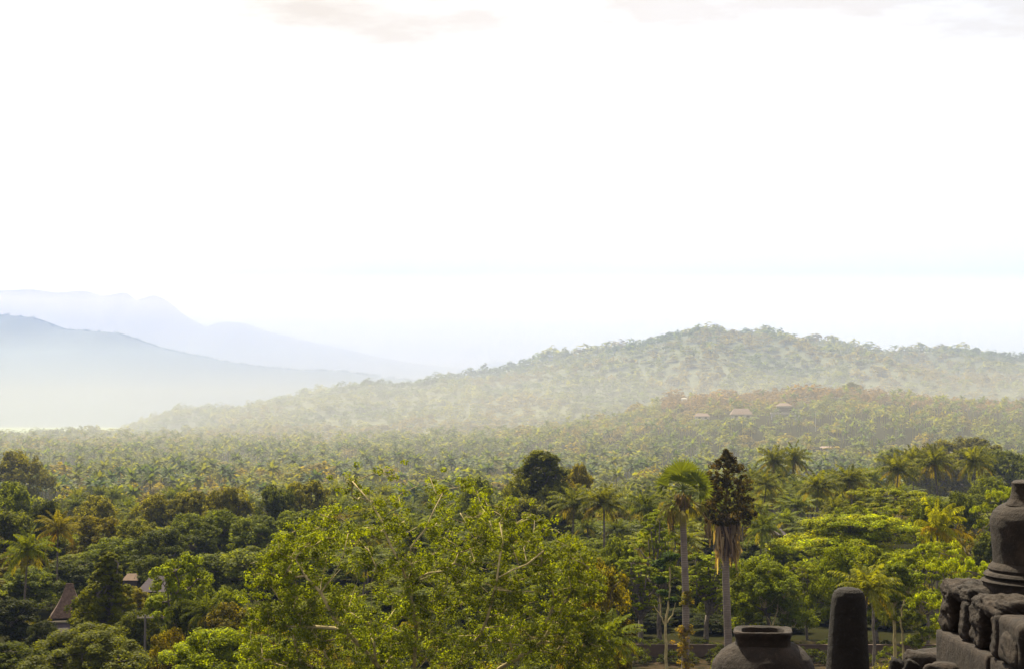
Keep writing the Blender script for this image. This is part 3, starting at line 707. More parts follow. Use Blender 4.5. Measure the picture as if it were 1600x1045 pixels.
def dying_fan():
    rs = np.random.RandomState(4); D = 180.
    b = at(1139, 1024, D); zb = float(zground(b[0], D)); t = thing('fan_palm', 'tall dying fan palm topped by a dark flowering plume with a brown leaf skirt', 'palm', (b[0], D, zb))
    O = np.array([b[0], D, zb]); z_ = lambda py: at(1139, py, D)[2] - zb
    g = Geo(); tt = np.linspace(0, 1, 20); dx = at(1136, 800, D)[0] - b[0]
    g.tube(np.stack([dx * tt + .12 * np.sin(tt * 3.4 + 2) - .11, 0 * tt, -.5 + (z_(808) + .5) * tt], -1), .44 - .06 * tt + .1 * np.exp(-tt * 14), 14, rough=.06, rs=rs)
    obj('trunk', g.mesh('trunk', MRING, True), t)
    g = Geo(); pr = [(703, 1), (712, 9), (725, 20), (735, 31), (745, 34), (755, 32), (770, 39), (785, 42), (800, 41), (812, 30), (818, 8)]
    cen = []; rd = []
    for k in range(330):
        py = 703 + 113 * rs.rand() ** .75; hw = np.interp(py, [p[0] for p in pr], [p[1] for p in pr]) * D / F
        a = rs.uniform(0, 6.28); r = hw * 1.08 * rs.uniform(.45, 1.0) * rs.choice([1, .8, 1.2, 1.05])
        cen.append([dx + r * math.cos(a), r * math.sin(a), z_(py) - .1 * r]); rd.append(rs.uniform(.2, .5))
    clump_leaves(g, cen, np.array(rd), 44, .24, .13, rs, flat=.95, up=.35, base=(.050, .042, .012), var=.3, warm=.3)
    for k in range(46):                                   # flowering side branches
        py = rs.uniform(712, 800); hw = np.interp(py, [p[0] for p in pr], [p[1] for p in pr]) * D / F; a = rs.uniform(0, 6.28)
        g.tube([[dx, 0, z_(py) - 1.0], [dx + hw * .5 * math.cos(a), hw * .5 * math.sin(a), z_(py) - .1], [dx + hw * .95 * math.cos(a), hw * .95 * math.sin(a), z_(py) - .2]], [.07, .05, .03], 4, (.07, .055, .02), cap=False)
    obj('flower_plume', g.mesh('flower_plume', MF), t)
    g = Geo()
    for k in range(230):
        a = rs.uniform(0, 6.28); z = rs.uniform(z_(850), z_(798)); r = rs.uniform(.42, 1.35)
        c = [(.20, .145, .10), (.13, .09, .06), (.27, .21, .15)][rs.randint(3)]
        ribbon(g, np.array([dx + r * math.cos(a), r * math.sin(a), z]), rs.uniform(1.0, 3.4), rs.uniform(.14, .34), rs, c)
    obj('dead_leaves', g.mesh('dead_leaves', MP), t)
dying_fan()

# climbers on the first fan palm
for px, py, hh, ww, lb, c in [(1068, 1015, 5.0, 1.7, 'yellowing creeper climbing the foot of the living fan palm', (.16, .13, .02)),
                              (1073, 935, 1.6, 1.1, 'small fern halfway up the living fan palm trunk', (.10, .10, .015))]:
    rs = np.random.RandomState(int(py)); p = at(px, py, 171.6); g = Geo(); cen = [[rs.normal() * ww * .25, rs.normal() * ww * .25 - .2, rs.uniform(-hh / 2, hh / 2)] for _ in range(int(14 * hh))]
    clump_leaves(g, cen, .35, 24, .22, .13, rs, base=c, warm=.4)
    o = obj('creeper' if py > 1000 else 'fern', g.mesh('creeper', MF)); o.location = p; tag(o, lb, 'plant')

# ------------------------------------------------------------------ slender trees with pale trunks
def slender(nm, lb, lines, clumps, D, r0=.16, col=(.06, .11, .012), mat=MPALE, L=.24):
    rs = np.random.RandomState(int(lines[0][0][0])); b = at(lines[0][0][0], lines[0][0][1], D); zb = float(zground(b[0], D)); O = np.array([b[0], D, zb])
    t = thing(nm, lb, 'tree', tuple(O)); g = Geo()
    for k, ln in enumerate(lines):
        P = np.array([at(x, y, D) - O for x, y in ln]); 
        if k == 0: P[0, 2] = -.4
        tt = np.linspace(0, 1, len(P)); q = np.linspace(0, 1, len(P) * 4); P = np.stack([np.interp(q, tt, P[:, i]) for i in range(3)], -1)
        P[1:-1] += rs.normal(size=P[1:-1].shape) * .04
        g.tube(P, np.linspace(r0, r0 * .4, len(P)) if k == 0 else np.linspace(r0 * .5, r0 * .2, len(P)), 7)
    gc = Geo()
    cen = []; rd = []
    for x, y, wpx in clumps:
        n = max(5, int(wpx * .9))
        for q in range(n):
            d = rs.normal(size=3); d /= np.linalg.norm(d); s = wpx / 2 * D / F
            c = at(x, y, D) - O + d * s * np.array([1, 1, .55]) * rs.uniform(.3, 1); cen.append(c); rd.append(.35 + .15 * rs.rand())
            if q % 4 == 0: limb(g, at(x, y + wpx * .4, D) - O, c, .035, .012, rs, .08, 4, seg=3)
    clump_leaves(gc, cen, np.array(rd), 32, L, L * .55, rs, flat=.6, base=col, up=.9)
    obj('trunk', g.mesh('trunk', mat, True), t); obj('crown', gc.mesh('crown', MF), t)
slender('slender_tree', 'thin pale forked tree standing left of the living fan palm', [[(1041, 1058), (1041, 1020), (1039, 975), (1043, 955), (1046, 925), (1046, 885)], [(1039, 975), (1032, 960), (1022, 945)], [(1041, 972), (1050, 960), (1056, 940)], [(1032, 960), (1031, 925)]],
        [(1030, 880, 26), (1031, 905, 22), (1047, 868, 26), (1036, 925, 16), (1050, 935, 12)], 165, .17, (.035, .06, .012))
slender('slender_tree', 'slender tree with a grey trunk just right of the dark pinnacle', [[(1366, 1040), (1365, 980), (1364, 935), (1366, 905)]], [(1360, 895, 50), (1378, 912, 36)], 178, .2, (.07, .10, .014), MBARK)
slender('slender_tree', 'feathery tree with the thicker of two close pale trunks', [[(1398, 1056), (1398, 1000), (1396, 950), (1400, 905)]], [(1395, 925, 60), (1385, 962, 34), (1420, 905, 60), (1400, 890, 50)], 165, .2, (.09, .115, .008))
slender('slender_tree', 'feathery tree with the thinner right hand pale trunk', [[(1411, 1052), (1411, 1005), (1407, 965), (1416, 925), (1432, 890)]], [(1440, 935, 66), (1425, 965, 44), (1445, 985, 44), (1430, 1002, 36)], 167, .13, (.10, .12, .008))
slender('slender_tree', 'sapling with a leaning pale stem behind the hollow stone bell', [[(1205, 1030), (1206, 980), (1214, 955), (1218, 930)], [(1206, 980), (1198, 962)]], [(1195, 925, 60), (1225, 915, 60), (1240, 960, 50), (1225, 940, 50)], 188, .12, (.085, .11, .006))
hero('shrub', 1386, 1018, 60, 160, (.17, .17, .01), 'yellow green low shrub between pinnacle and broken stones')
hero('shrub', 1172, 972, 24, 176, (.10, .16, .02), 'bright sapling peeking over the hollow stone bell')
hero('shrub', 1120, 1022, 34, 168, (.10, .13, .02), 'small yellow green shrub beside the hollow stone bell')

for q, (px, py, wp, D) in enumerate([(1010, 955, 80, 208), (1062, 948, 84, 214), (1112, 958, 80, 206), (1166, 950, 84, 212), (1222, 962, 80, 207), (1262, 938, 76, 226), (1290, 950, 86, 214), (1335, 948, 84, 222),
                                     (1382, 955, 80, 210), (1430, 950, 84, 215), (1474, 958, 80, 207), (1512, 940, 80, 220)]):
    hero('round', px, py, wp, D, (.026, .036, .008), 'dark shade tree, %s from left behind the park wall' % ['first', 'second', 'third', 'fourth', 'fifth', 'sixth', 'seventh', 'eighth', 'ninth', 'tenth', 'eleventh', 'twelfth'][q], 'shade trees behind the park wall')
for q in range(16):
    px = 985 + 34 * q; hero('shrub', px + (q * 37) % 17, 1000 + (q * 53) % 14, 62, 191 if q % 2 else 181.5, (.03, .045, .008) if q % 3 else (.06, .075, .008), '%s low shrub, %s along the park wall' % ('dark' if q % 3 else 'olive', ['first', 'second', 'third', 'fourth', 'fifth', 'sixth', 'seventh', 'eighth', 'ninth', 'tenth', 'eleventh', 'twelfth', 'thirteenth', 'fourteenth', 'fifteenth', 'sixteenth'][q]), 'shrubs along the park wall')
hero('round', 206, 912, 64, 208, OL, 'small olive tree hiding the walls of the orange roofed shed')
hero('round', 134, 926, 60, 190, DG, 'dark bush covering the right side of the thatched house')
hero('round', 252, 922, 60, 203, MG, 'green bush under the grey tiled roof')
hero('round', 1222, 838, 60, 262, MG, 'green bush under the violet grey roof')
# ------------------------------------------------------------------ buildings
def flat_mat(name, c, c2=None, sc=2.0): return simple(name, c, c2 or tuple(v * 1.3 for v in c), sc, .85)
MTHATCH = simple('thatch', (.06, .038, .028), (.14, .09, .065), 3.5, .95, .03)
MTILE = flat_mat('grey_tile', (.045, .034, .040)); MRED = flat_mat('red_tile', (.115, .078, .062)); MWHITE = flat_mat('white_plaster', (.26, .24, .21))
MDARKW = flat_mat('dark_timber', (.035, .028, .03)); MBEAM = flat_mat('pale_beam', (.20, .17, .12)); MPINK = flat_mat('park_wall_plaster', (.065, .042, .028))
def roof_geo(w, d, h, ridge, curve=1.0, lv=6, th=.15):
    """hipped roof, ridge along X; curve>1 gives a concave thatch profile"""
    g = Geo(); V = []
    for k in range(lv + 1):
        t = k / lv; f = (1 - t) ** curve; x = ridge / 2 + (w - ridge) / 2 * f; y = .06 + (d / 2 - .06) * f; V += [[-x, -y, h * t], [x, -y, h * t], [x, y, h * t], [-x, y, h * t]]
    Q = [[0, 3, 2, 1]]
    for k in range(lv):
        for i in range(4): Q.append([4 * k + i, 4 * k + (i + 1) % 4, 4 * k + 4 + (i + 1) % 4, 4 * k + 4 + i])
    m = 4 * lv; Q.append([m, m + 1, m + 2, m + 3]); g.add(V, Q); return g
HOUSES = []
def house(nm, lb, px, py_eave, D, w, d, hwall, hroof, ridge, mroof, mwall, rot=0., curve=1.0, cat='house', wins=3, lift=None):
    e = at(px, py_eave, D); z0 = e[2] - hwall; gz = float(zground(e[0], D))
    t = thing(nm, lb, cat, (e[0], D, z0), rot)
    g = Geo(); g.box((-w * .43, -d * .43, max(gz - z0, -3) - .5), (w * .43, d * .43, hwall + .02)); obj('wall', g.mesh('wall', mwall), t)
    r = obj('roof', roof_geo(w, d, hroof, ridge, curve).mesh('roof', mroof), t); r.location = (0, 0, hwall + .03)
    for k in range(wins):
        x = (k - (wins - 1) / 2) * w * .8 / max(1, wins); g = Geo(); g.box((x - w * .07, -d * .43 - .06, hwall * .35), (x + w * .07, -d * .43 + .05, hwall * .8)); obj('window', g.mesh('window', MDARKW), t)
    HOUSES.append((px, w / 2 * F / D + 6, D, py_eave)); return t
h1 = house('thatched_house', 'old house under a steep brown thatched roof behind the dark bushes at lower left', 108, 962, 197, 4.4, 4.2, 2.4, 3.9, .9, MTHATCH, MDARKW, .25, 1.45, wins=1)
g = Geo(); g.box((-2.6, -3.0, 2.0), (3.4, -2.82, 2.22)); obj('eave_beam', g.mesh('eave_beam', MBEAM), h1)
g = Geo(); g.add([[-2.4, -2.8, 2.0], [3.3, -2.8, 2.0], [3.3, -5.0, .5], [-2.4, -5.0, .5], [-2.4, -2.8, 1.85], [3.3, -2.8, 1.85], [3.3, -5.0, .35], [-2.4, -5.0, .35]], [[0, 3, 2, 1], [4, 5, 6, 7], [0, 1, 5, 4], [1, 2, 6, 5], [2, 3, 7, 6], [3, 0, 4, 7]]); obj('porch_roof', g.mesh('porch_roof', MTILE), h1)
house('tiled_house', 'house with a grey violet hipped tile roof beside the knobby bright green tree', 247, 921, 214, 4.6, 5.0, 2.5, 1.8, 2.0, MTILE, MDARKW, 0)
house('small_shed', 'small shed with a pale orange roof right of the conical tree', 206, 905, 222, 2.2, 2.4, 1.8, .8, 1.2, flat_mat('faded_orange_tile', (.11, .07, .045)), MDARKW, 0, wins=1)
house('tiled_house', 'house with a violet grey roof half hidden left of the broad rain tree', 1212, 834, 272, 3.4, 4, 2.2, .9, 1.8, MTILE, MDARKW)
house('red_roofed_house', 'white house with a pale red roof on the village ridge', 1158, 647, 1260, 17, 12, 4.2, 4.6, 11, MRED, MWHITE)
house('red_roofed_house', 'low house with a faded red roof at the left end of the village ridge', 1097, 650, 1260, 12, 9, 2.6, 2.4, 8, MRED, MWHITE, wins=2)
hb = house('terrace_house', 'two storey house with white balcony on the village ridge', 1225, 634, 1270, 12, 10, 6.4, 2.4, 5, MRED, MWHITE, wins=2)
g = Geo(); g.box((-11, -8, -6), (12, -4.6, .2)); obj('lower_storey', g.mesh('lower_storey', flat_mat('grey_plaster', (.16, .16, .18))), hb)
g = Geo(); g.box((-11.5, -8.6, .2), (12.5, -4.4, 1.5)); obj('balcony', g.mesh('balcony', MWHITE), hb)
g = Geo(); g.box((-6.2, -4.9, 2.0), (6.6, -4.4, 5.6)); obj('veranda', g.mesh('veranda', MDARKW), hb)
house('red_roofed_house', 'distant roof showing as a thin pink line among palms right of centre', 1293, 699, 1050, 9.4, 7, .9, .9, 7.8, flat_mat('pink_tile', (.17, .12, .105)), MDARKW, wins=0)
house('white_house', 'tiny white house at the left end of the village trees', 1069, 623, 1500, 6, 6, 3.5, 1.2, 3, MWHITE, MWHITE, wins=0)
# white shrine on the hill slope
p = at(1096, 568, 2430); t = thing('hill_shrine', 'tiny white shrine on the slope of the middle hill', 'shrine', (p[0], 2430, p[2] - 3)); g = Geo(); g.box((-4, -4, -25), (4, 4, 8)); obj('wall', g.mesh('wall', MWHITE), t)
r = obj('roof', roof_geo(9, 9, 6, .5, 1.4).mesh('roof', MWHITE), t); r.location = (0, 0, 8.05); HOUSES.append((1096, 8, 2430, 562))
# pale mast
p = at(1274, 642, 1180); g = Geo(); zg = float(zground(p[0], 1180)); g.tube([[0, 0, 0], [0, 0, p[2] - zg]], [.3, .2], 8); o = obj('radio_mast', g.mesh('radio_mast', MWHITE)); o.location = (p[0], 1180, zg); tag(o, 'thin pale mast rising from the palms below the village ridge', 'mast')
HOUSES.append((1274, 4, 1180, 690))
# utility pole
D = 172; p = at(227, 960, D); zg = float(zground(p[0], D)); t = thing('utility_pole', 'grey utility pole with a crossarm below the grey tiled roof', 'pole', (p[0], D, zg), .15)
g = Geo(); g.tube([[0, 0, -.5], [0, 0, p[2] - zg]], [.15, .11], 8); obj('pole', g.mesh('pole', flat_mat('weathered_pole', (.10, .085, .075))), t)
ca = Geo(); ca.box((-.85, -.06, p[2] - zg - .35), (.85, .06, p[2] - zg - .22)); cro = obj('crossarm', ca.mesh('crossarm', MBEAM), t)
for k in (-.75, -.3, .3, .75):
    g = Geo(); g.tube([[k, 0, p[2] - zg - .22], [k, 0, p[2] - zg - .05]], [.05, .035], 8); obj('insulator', g.mesh('insulator', MWHITE), cro)
# park wall, path and hedge
D = 186; a = at(985, 1024, D); b = at(1530, 1024, D); g = Geo(); g.box((a[0], D, 11.4), (b[0], D + .3, 13.25)); g.box((a[0] - .05, D - .06, 13.25), (b[0] + .05, D + .36, 13.38))
o = obj('park_wall', g.mesh('park_wall', MPINK)); tag(o, 'low reddish brown park wall under the trees behind the stone bells', 'wall')
a = at(0, 1040, 183); b2 = at(60, 1024, 183); g = Geo(); g.box((a[0] - 8, 183, 11.4), (b2[0], 183.3, 12.75)); o = obj('park_wall', g.mesh('park_wall', MPINK)); tag(o, 'low brown wall in the bottom left corner', 'wall')
g = Geo(); V = [[a_[0], a_[1], a_[2]] for a_ in ((20, 166, 12.0), (75, 166, 12.0), (75, 174, 12.0), (20, 174, 12.0))]
xx = np.linspace(22, 72, 40); yy = np.linspace(165, 175, 8); Y, X = np.meshgrid(yy, xx, indexing='ij'); Z = zground(X, Y) + .03; n = 40
i, j = np.meshgrid(np.arange(7), np.arange(39), indexing='ij'); Q = np.stack([i * n + j, i * n + j + 1, (i + 1) * n + j + 1, (i + 1) * n + j], -1).reshape(-1, 4)
tag(obj('path', mesh_np('path', np.stack([X, Y, Z], -1).reshape(-1, 3), Q, None, (simple('worn_paving', (.03, .026, .022), (.06, .05, .042), .8),), None, True)), kind='structure')

# ------------------------------------------------------------------ near stonework
def weld(V, Q):
    u, inv = np.unique(np.round(V, 5), axis=0, return_inverse=True); return u, np.asarray(inv).reshape(-1)[Q]
def n3(P, s, seed=0): return fbm(P[:, 0] * s + P[:, 2] * s * 1.31, P[:, 1] * s - P[:, 2] * s * .77 + 9, 4, seed)
def stone_block(g, lo, hi, r=.05, amp=.03, n=14, seed=0, M_=None, s=6.):
    lo = np.array(lo, float); hi = np.array(hi, float); h = (hi - lo) / 2; c = (hi + lo) / 2; r = min(r, h.min() * .95)
    u = np.linspace(-1, 1, n + 1); A, B = np.meshgrid(u, u, indexing='ij'); Vs = []; Qs = []; k0 = 0
    i, j = np.meshgrid(np.arange(n), np.arange(n), indexing='ij'); q = np.stack([i * (n + 1) + j, (i + 1) * (n + 1) + j, (i + 1) * (n + 1) + j + 1, i * (n + 1) + j + 1], -1).reshape(-1, 4)
    for ax in range(3):
        for sg in (-1, 1):
            P = np.zeros((n + 1, n + 1, 3)); P[..., ax] = sg; P[..., (ax + 1) % 3] = A; P[..., (ax + 2) % 3] = B
            Vs.append(P.reshape(-1, 3)); Qs.append((q if sg > 0 else q[:, ::-1]) + k0); k0 += (n + 1) ** 2
    P = np.vstack(Vs) * h; q_ = np.clip(P, -(h - r), h - r); d = P - q_; ln = np.linalg.norm(d, axis=1)[:, None]; V = np.where(ln > 1e-6, q_ + r * d / np.maximum(ln, 1e-6), P) + c
    V, Qd = weld(V, np.vstack(Qs)); dirn = (V - c) / (np.linalg.norm((V - c) / h, axis=1)[:, None] * h + 1e-9)
    V = V + dirn * n3(V, s, seed)[:, None] * amp * 2
    if M_ is not None: V = V @ np.asarray(M_)[:3, :3].T + np.asarray(M_)[:3, 3]
    g.add(V, Qd)
def lathe(prof, n=72, amp=.01, seed=0, s=9.):
    """prof rows: z, radius, squareness power"""
    g = Geo(); pr = np.array(prof, float); t = np.linspace(0, 1, len(pr)); q = np.linspace(0, 1, (len(pr) - 1) * 5 + 1)
    z, r, p = (np.interp(q, t, pr[:, k]) for k in range(3)); a = np.linspace(0, 2 * np.pi, n, endpoint=False)
    ca, sa = np.cos(a + .4), np.sin(a + .4)
    rr = r[:, None] * (np.abs(ca)[None] ** p[:, None] + np.abs(sa)[None] ** p[:, None]) ** (-1 / p[:, None])
    V = np.stack([rr * np.cos(a)[None], rr * np.sin(a)[None], np.repeat(z[:, None], n, 1)], -1).reshape(-1, 3)
    nn = n3(V, s, seed)[:, None]; V = V * (1 + nn * amp / .3 * np.array([1, 1, .25]) * 1.0)
    m = len(z); i, j = np.meshgrid(np.arange(m - 1), np.arange(n), indexing='ij'); j2 = (j + 1) % n
    g.add(V, np.stack([i * n + j, i * n + j2, (i + 1) * n + j2, (i + 1) * n + j], -1).reshape(-1, 4)); return g
FLOOR = 36.75
g = Geo()
stone_block(g, (-14, -6, 12), (22, 18.6, FLOOR), .12, .03, 60, 3, s=1.5); g.box((-14.6, -6.6, 10), (22.6, 19.2, 30)); g.box((-9, -7, FLOOR - 2), (9, 1.9, 38.4))
o = obj('temple_terrace', g.mesh('temple_terrace', MSTONE, False)); tag(o, 'dark stone terrace of the temple carrying the bells and the balustrade', 'terrace')
# hollow bell
D = 15.; p = at(1192, 985, D); zt = p[2]; t = thing('stone_bell', 'weathered stone bell with a hollow square neck, its top broken off', 'stupa', (p[0], D, FLOOR))
H = zt - FLOOR; Z = lambda py: at(1192, py, D)[2] - FLOOR
g = lathe([(0, .60, 2.6), (.10, .62, 2.4), (.14, .58, 2.2), (.22, .56, 2.1), (.30, .53, 2), (Z(1075), .50, 2), (Z(1050), .482, 2), (Z(1035), .455, 2.1), (Z(1025), .42, 2.2), (Z(1016), .37, 2.4), (Z(1009), .315, 2.8), (Z(1005), .27, 3.2), (Z(1004), .20, 3.5)], 96, .012, 2)
obj('bell', g.mesh('bell', MSTONE, True), t)
g = lathe([(Z(1024), .30, 3), (Z(1012), .268, 3.5), (Z(1004), .250, 4), (Z(994), .250, 4.5), (Z(989), .262, 4.5), (Z(985), .268, 4.5), (Z(982.5), .262, 4.5), (Z(982), .235, 4.5), (Z(984), .195, 4), (Z(992), .18, 3.5), (Z(1005), .17, 3), (Z(1015), .10, 2.5), (Z(1016), .002, 2)], 96, .014, 5)
nk = obj('neck', g.mesh('neck', MSTONE, True), t); nk.rotation_euler = (0, 0, .25)
# dark pinnacle of a second bell
D = 11.; p = at(1316, 917, D); Z = lambda py: at(1325, py, D)[2] - FLOOR; t = thing('stone_stupa', 'blackened tapering stone pinnacle with a rounded tip, tallest between the bells', 'stupa', (p[0], D, FLOOR))
k = D / F
g = lathe([(Z(1120), 42 * k, 2), (Z(1080), 36.5 * k, 2), (Z(1045), 33.2 * k, 2), (Z(1010), 31 * k, 2), (Z(975), 29 * k, 2), (Z(945), 26.8 * k, 2), (Z(930), 25 * k, 2), (Z(923), 22 * k, 2), (Z(919), 17 * k, 2), (Z(917), 9 * k, 2), (Z(916.6), .002, 2)], 72, .005, 8)
o = obj('pinnacle', g.mesh('pinnacle', MSTONED, True), t); o.rotation_euler = (0, math.radians(1.2), 0)
g = lathe([(0, .62, 2.5), (.1, .64, 2.3), (.15, .58, 2), (.3, .55, 2), (.7, .5, 2), (Z(1165), .42, 2), (Z(1130), .30, 2), (Z(1120), .22, 2)], 72, .01, 9); obj('bell', g.mesh('bell', MSTONED, True), t)
# balustrade with carved stones
rs = np.random.RandomState(12)
XF = 3.70; ZP = 38.10
t = thing('stone_balustrade', 'carved temple balustrade with worn antefixes and a smooth plinth at lower right', 'balustrade', (XF + .8, 11.5, FLOOR))
TO = np.array([XF + .8, 11.5, FLOOR])
def bpart(nm, fn, smooth=True, mat=MSTONE):
    g = Geo(); fn(g); V, Q, Cc = g.arrays(); o = obj(nm, mesh_np(nm, V - TO, Q, Cc, (mat,), None, smooth), t); return o
for k, (y0, y1) in enumerate([(8.3, 9.9), (9.9, 11.35), (11.35, 12.7), (12.7, 14.25)]):
    bpart('plinth', lambda g: stone_block(g, (XF - .015 * (k % 2), y0 + .006, FLOOR - .1), (XF + 1.7, y1 - .006, ZP + rs.uniform(-.01, .01)), .025, .010, 30, k, s=3))
bpart('moulding', lambda g: stone_block(g, (XF - .07, 8.3, FLOOR - .05), (XF + .3, 14.2, FLOOR + .55), .06, .02, 50, 31, s=4))
bpart('core', lambda g: stone_block(g, (XF + .16, 8.4, ZP - .02), (XF + 1.6, 14.1, ZP + .30), .05, .02, 40, 41, s=4))
ys_ = [(13.36, 14.22), (12.50, 13.28), (11.86, 12.44), (11.05, 11.78), (10.2, 10.98), (9.3, 10.12)]
for k, (y0, y1) in enumerate(ys_):
    hgt = [.43, .42, .34, .40, .42, .42][k]; recess = k != 2
    def bl(g, y0=y0, y1=y1, hgt=hgt, k=k, recess=recess):
        w_ = y1 - y0
        stone_block(g, (XF + .24, y0 - .03, ZP - .01), (XF + .62, y1 + .03, ZP + hgt * .90), .06, .03, 24, 50 + k, s=5)          # back wall of the recess
        if recess:
            stone_block(g, (XF + .02, y0 + .01, ZP + hgt * .68), (XF + .42, y1 - .01, ZP + hgt), .06, .06, 48, 60 + k, s=8)      # heavy rounded head
            stone_block(g, (XF + .015, y1 - w_ * .36, ZP), (XF + .34, y1 - .015, ZP + hgt * .84), .05, .05, 34, 66 + k, s=9)
            stone_block(g, (XF + .0, y0 + .01, ZP), (XF + .30, y0 + w_ * .26, ZP + hgt * .80), .06, .04, 22, 72 + k, s=6)
            stone_block(g, (XF + .06, y0 + w_ * .34, ZP), (XF + .26, y0 + w_ * .50, ZP + hgt * (.34 + .08 * (k % 3))), .05, .05, 14, 90 + k, s=8)
        else:
            stone_block(g, (XF - .01, y0, ZP), (XF + .34, y1, ZP + hgt), .06, .035, 34, 63, s=4)                                  # plain leaning panel
            stone_block(g, (XF - .03, y0 + w_ * .1, ZP), (XF + .1, y0 + w_ * .75, ZP + hgt * .72), .05, .04, 20, 64, s=6)
    bpart('antefix', bl)
bpart('coping', lambda g: [stone_block(g, (XF + .34, 8.4 + q * 1.1, ZP + .28), (XF + 1.65, 9.48 + q * 1.1, ZP + .385 + .03 * (q % 2)), .05, .03, 24, 100 + q, s=4) for q in range(5)])
# large bell on the balustrade
D = 13.5; ax = at(1649, 900, D); zb = ZP + .40; t = thing('stone_bell', 'large dark stone bell on the balustrade at the right edge', 'stupa', (ax[0], D, zb)); k = D / F
Z = lambda py: at(1642, py, D)[2] - zb
RB = lambda px: (1642 - px) * k
g = lathe([(0 - .02, RB(1533), 2), (Z(912), RB(1533), 2), (Z(907), RB(1530), 2), (Z(903), RB(1536), 2), (Z(902), RB(1540), 2), (Z(898), RB(1534), 2), (Z(894), RB(1537), 2), (Z(892), RB(1543), 2), (Z(888), RB(1541), 2), (Z(884), RB(1543), 2), (Z(878), RB(1549), 2)], 110, .006, 11)
obj('base_rings', g.mesh('base_rings', MSTONE, True), t)
g = lathe([(Z(880), RB(1549), 2), (Z(860), RB(1548), 2), (Z(840), RB(1546.5), 2), (Z(820), RB(1545), 2), (Z(808), RB(1546), 2), (Z(799), RB(1550), 2), (Z(792), RB(1557), 2), (Z(787), RB(1566), 2), (Z(783), RB(1576), 2), (Z(780), RB(1590), 2.2)], 120, .008, 12)
obj('bell', g.mesh('bell', MSTONE, True), t)
g = lathe([(Z(788), RB(1570), 3), (Z(778), RB(1577), 3.5), (Z(768), RB(1580), 4), (Z(758), RB(1580.5), 4), (Z(753), RB(1580), 4), (Z(751), RB(1583), 4), (Z(750.5), RB(1600), 4), (Z(752), .002, 2)], 100, .008, 13)
obj('harmika', g.mesh('harmika', MSTONE, True), t)
# fallen stones by the balustrade foot
for k, (px, py, wpx, D, nm, lb) in enumerate([(1405, 1021, 24, 14.2, 'broken_stone', 'jagged dark broken stone left of the pair near the balustrade'), (1424, 1025, 24, 14.0, 'broken_stone', 'rounded dark broken stone right of the pair near the balustrade'),
                                             (1450, 1012, 66, 15.0, 'rubble_block', 'flat weathered block lying at the foot of the balustrade'), (1475, 1032, 60, 13.6, 'rubble_block', 'worn slab tilted against the balustrade plinth')]):
    p = at(px, py, D); wv = wpx * D / F; g = Geo(); hh = p[2] - FLOOR
    stone_block(g, (-wv / 2, -wv * .45, 0), (wv / 2, wv * .45, hh), min(.09, wv * .4), .07 if k < 2 else .05, 20, 200 + k, s=8 if k < 2 else 5)
    o = obj(nm, g.mesh(nm, MSTONED if k < 2 else MSTONE, True)); o.location = (p[0], D, FLOOR - .02); o.rotation_euler = (0, 0, .3 * k); tag(o, lb, 'stone')

# ------------------------------------------------------------------ the woods: countable trees first
def ok_place(x, y, w, ztop, k=.75):
    """keeps clear of the placed trees, houses, and of views onto them"""
    px = px_of(x, y); pt = HOR - F * (ztop - EYE) / y
    for (hx, hy, hw, hz) in PLACED_H:
        if (hx - x) ** 2 + (hy - y) ** 2 < (hw * k + w * .35) ** 2: return None
        if hy > y:
            hp = px_of(hx, hy); hwp = hw * F / hy; wp = w / 2 * F / y
            if abs(hp - px) < hwp * .75 + wp * .8:
                lim = HOR - F * (hz - EYE) / hy + hwp * 1.35
                pt = max(pt, lim)
    for (hp, hw, D, hpy) in HOUSES:
        if abs(hp - px) < hw + w / 2 * F / y * .6 and D - (90 if D < 400 else (22 if D < 1100 else 60)) < y < D + 10: pt = max(pt, hpy + (3 if D > 400 else 8))
    return EYE - (pt - HOR) * y / F
PLACED_H = list(PLACED)
def pick_colour(x, y, kind, rs):
    v = (fbm(x / 120, y / 160, 4, 91) + rs.normal() * .025) if y > 1700 else (fbm(x / 55, y / 70, 3, 91) + rs.normal() * .06)
    if kind == 'coconut':
        c = np.array([(.115, .130, .018), (.075, .100, .022), (.050, .078, .024)][rs.randint(3)])
    elif y > 2000:
        c = np.array([(.045, .07, .018), (.07, .10, .02), (.14, .15, .035), (.10, .12, .02), (.13, .115, .03)][int(np.clip((v + .24) / .42 * 5, 0, 4))])
    elif y > 380:
        c = np.array([(.05, .07, .014), (.07, .09, .012), (.10, .115, .012), (.12, .128, .012), (.125, .105, .02)][int(np.clip((v + .26) / .46 * 5, 0, 4))])
    else:
        c = np.array([DG, MG, OL, MG, YG][int(np.clip((v + .24) / .42 * 5, 0, 4))]) * .85
    return tuple(c * rs.uniform(.86, 1.14))
rs = np.random.RandomState(21); cand = []
y = 208.
while y < 3300:
    sp = 10.5 if y < 420 else (12.5 if y < 800 else 13.5 + (y - 800) * .002)
    half = .41 * y + 15; xs_ = np.arange(-half, half, sp)
    for x in xs_: cand.append((x + rs.uniform(-.62, .62) * sp, y + rs.uniform(-.62, .62) * sp))
    y += sp * (.9 if y < 500 else 1.0)
cand = np.array(cand); cand = cand[np.argsort(cand[:, 1])]
palmy = fbm(cand[:, 0] / 85, cand[:, 1] / 130, 3, 55)
near_items = []; far_palm = []; far_tree = []
nP = sum(1 for _ in range(0)); 
cntP = 34; cntT = 75
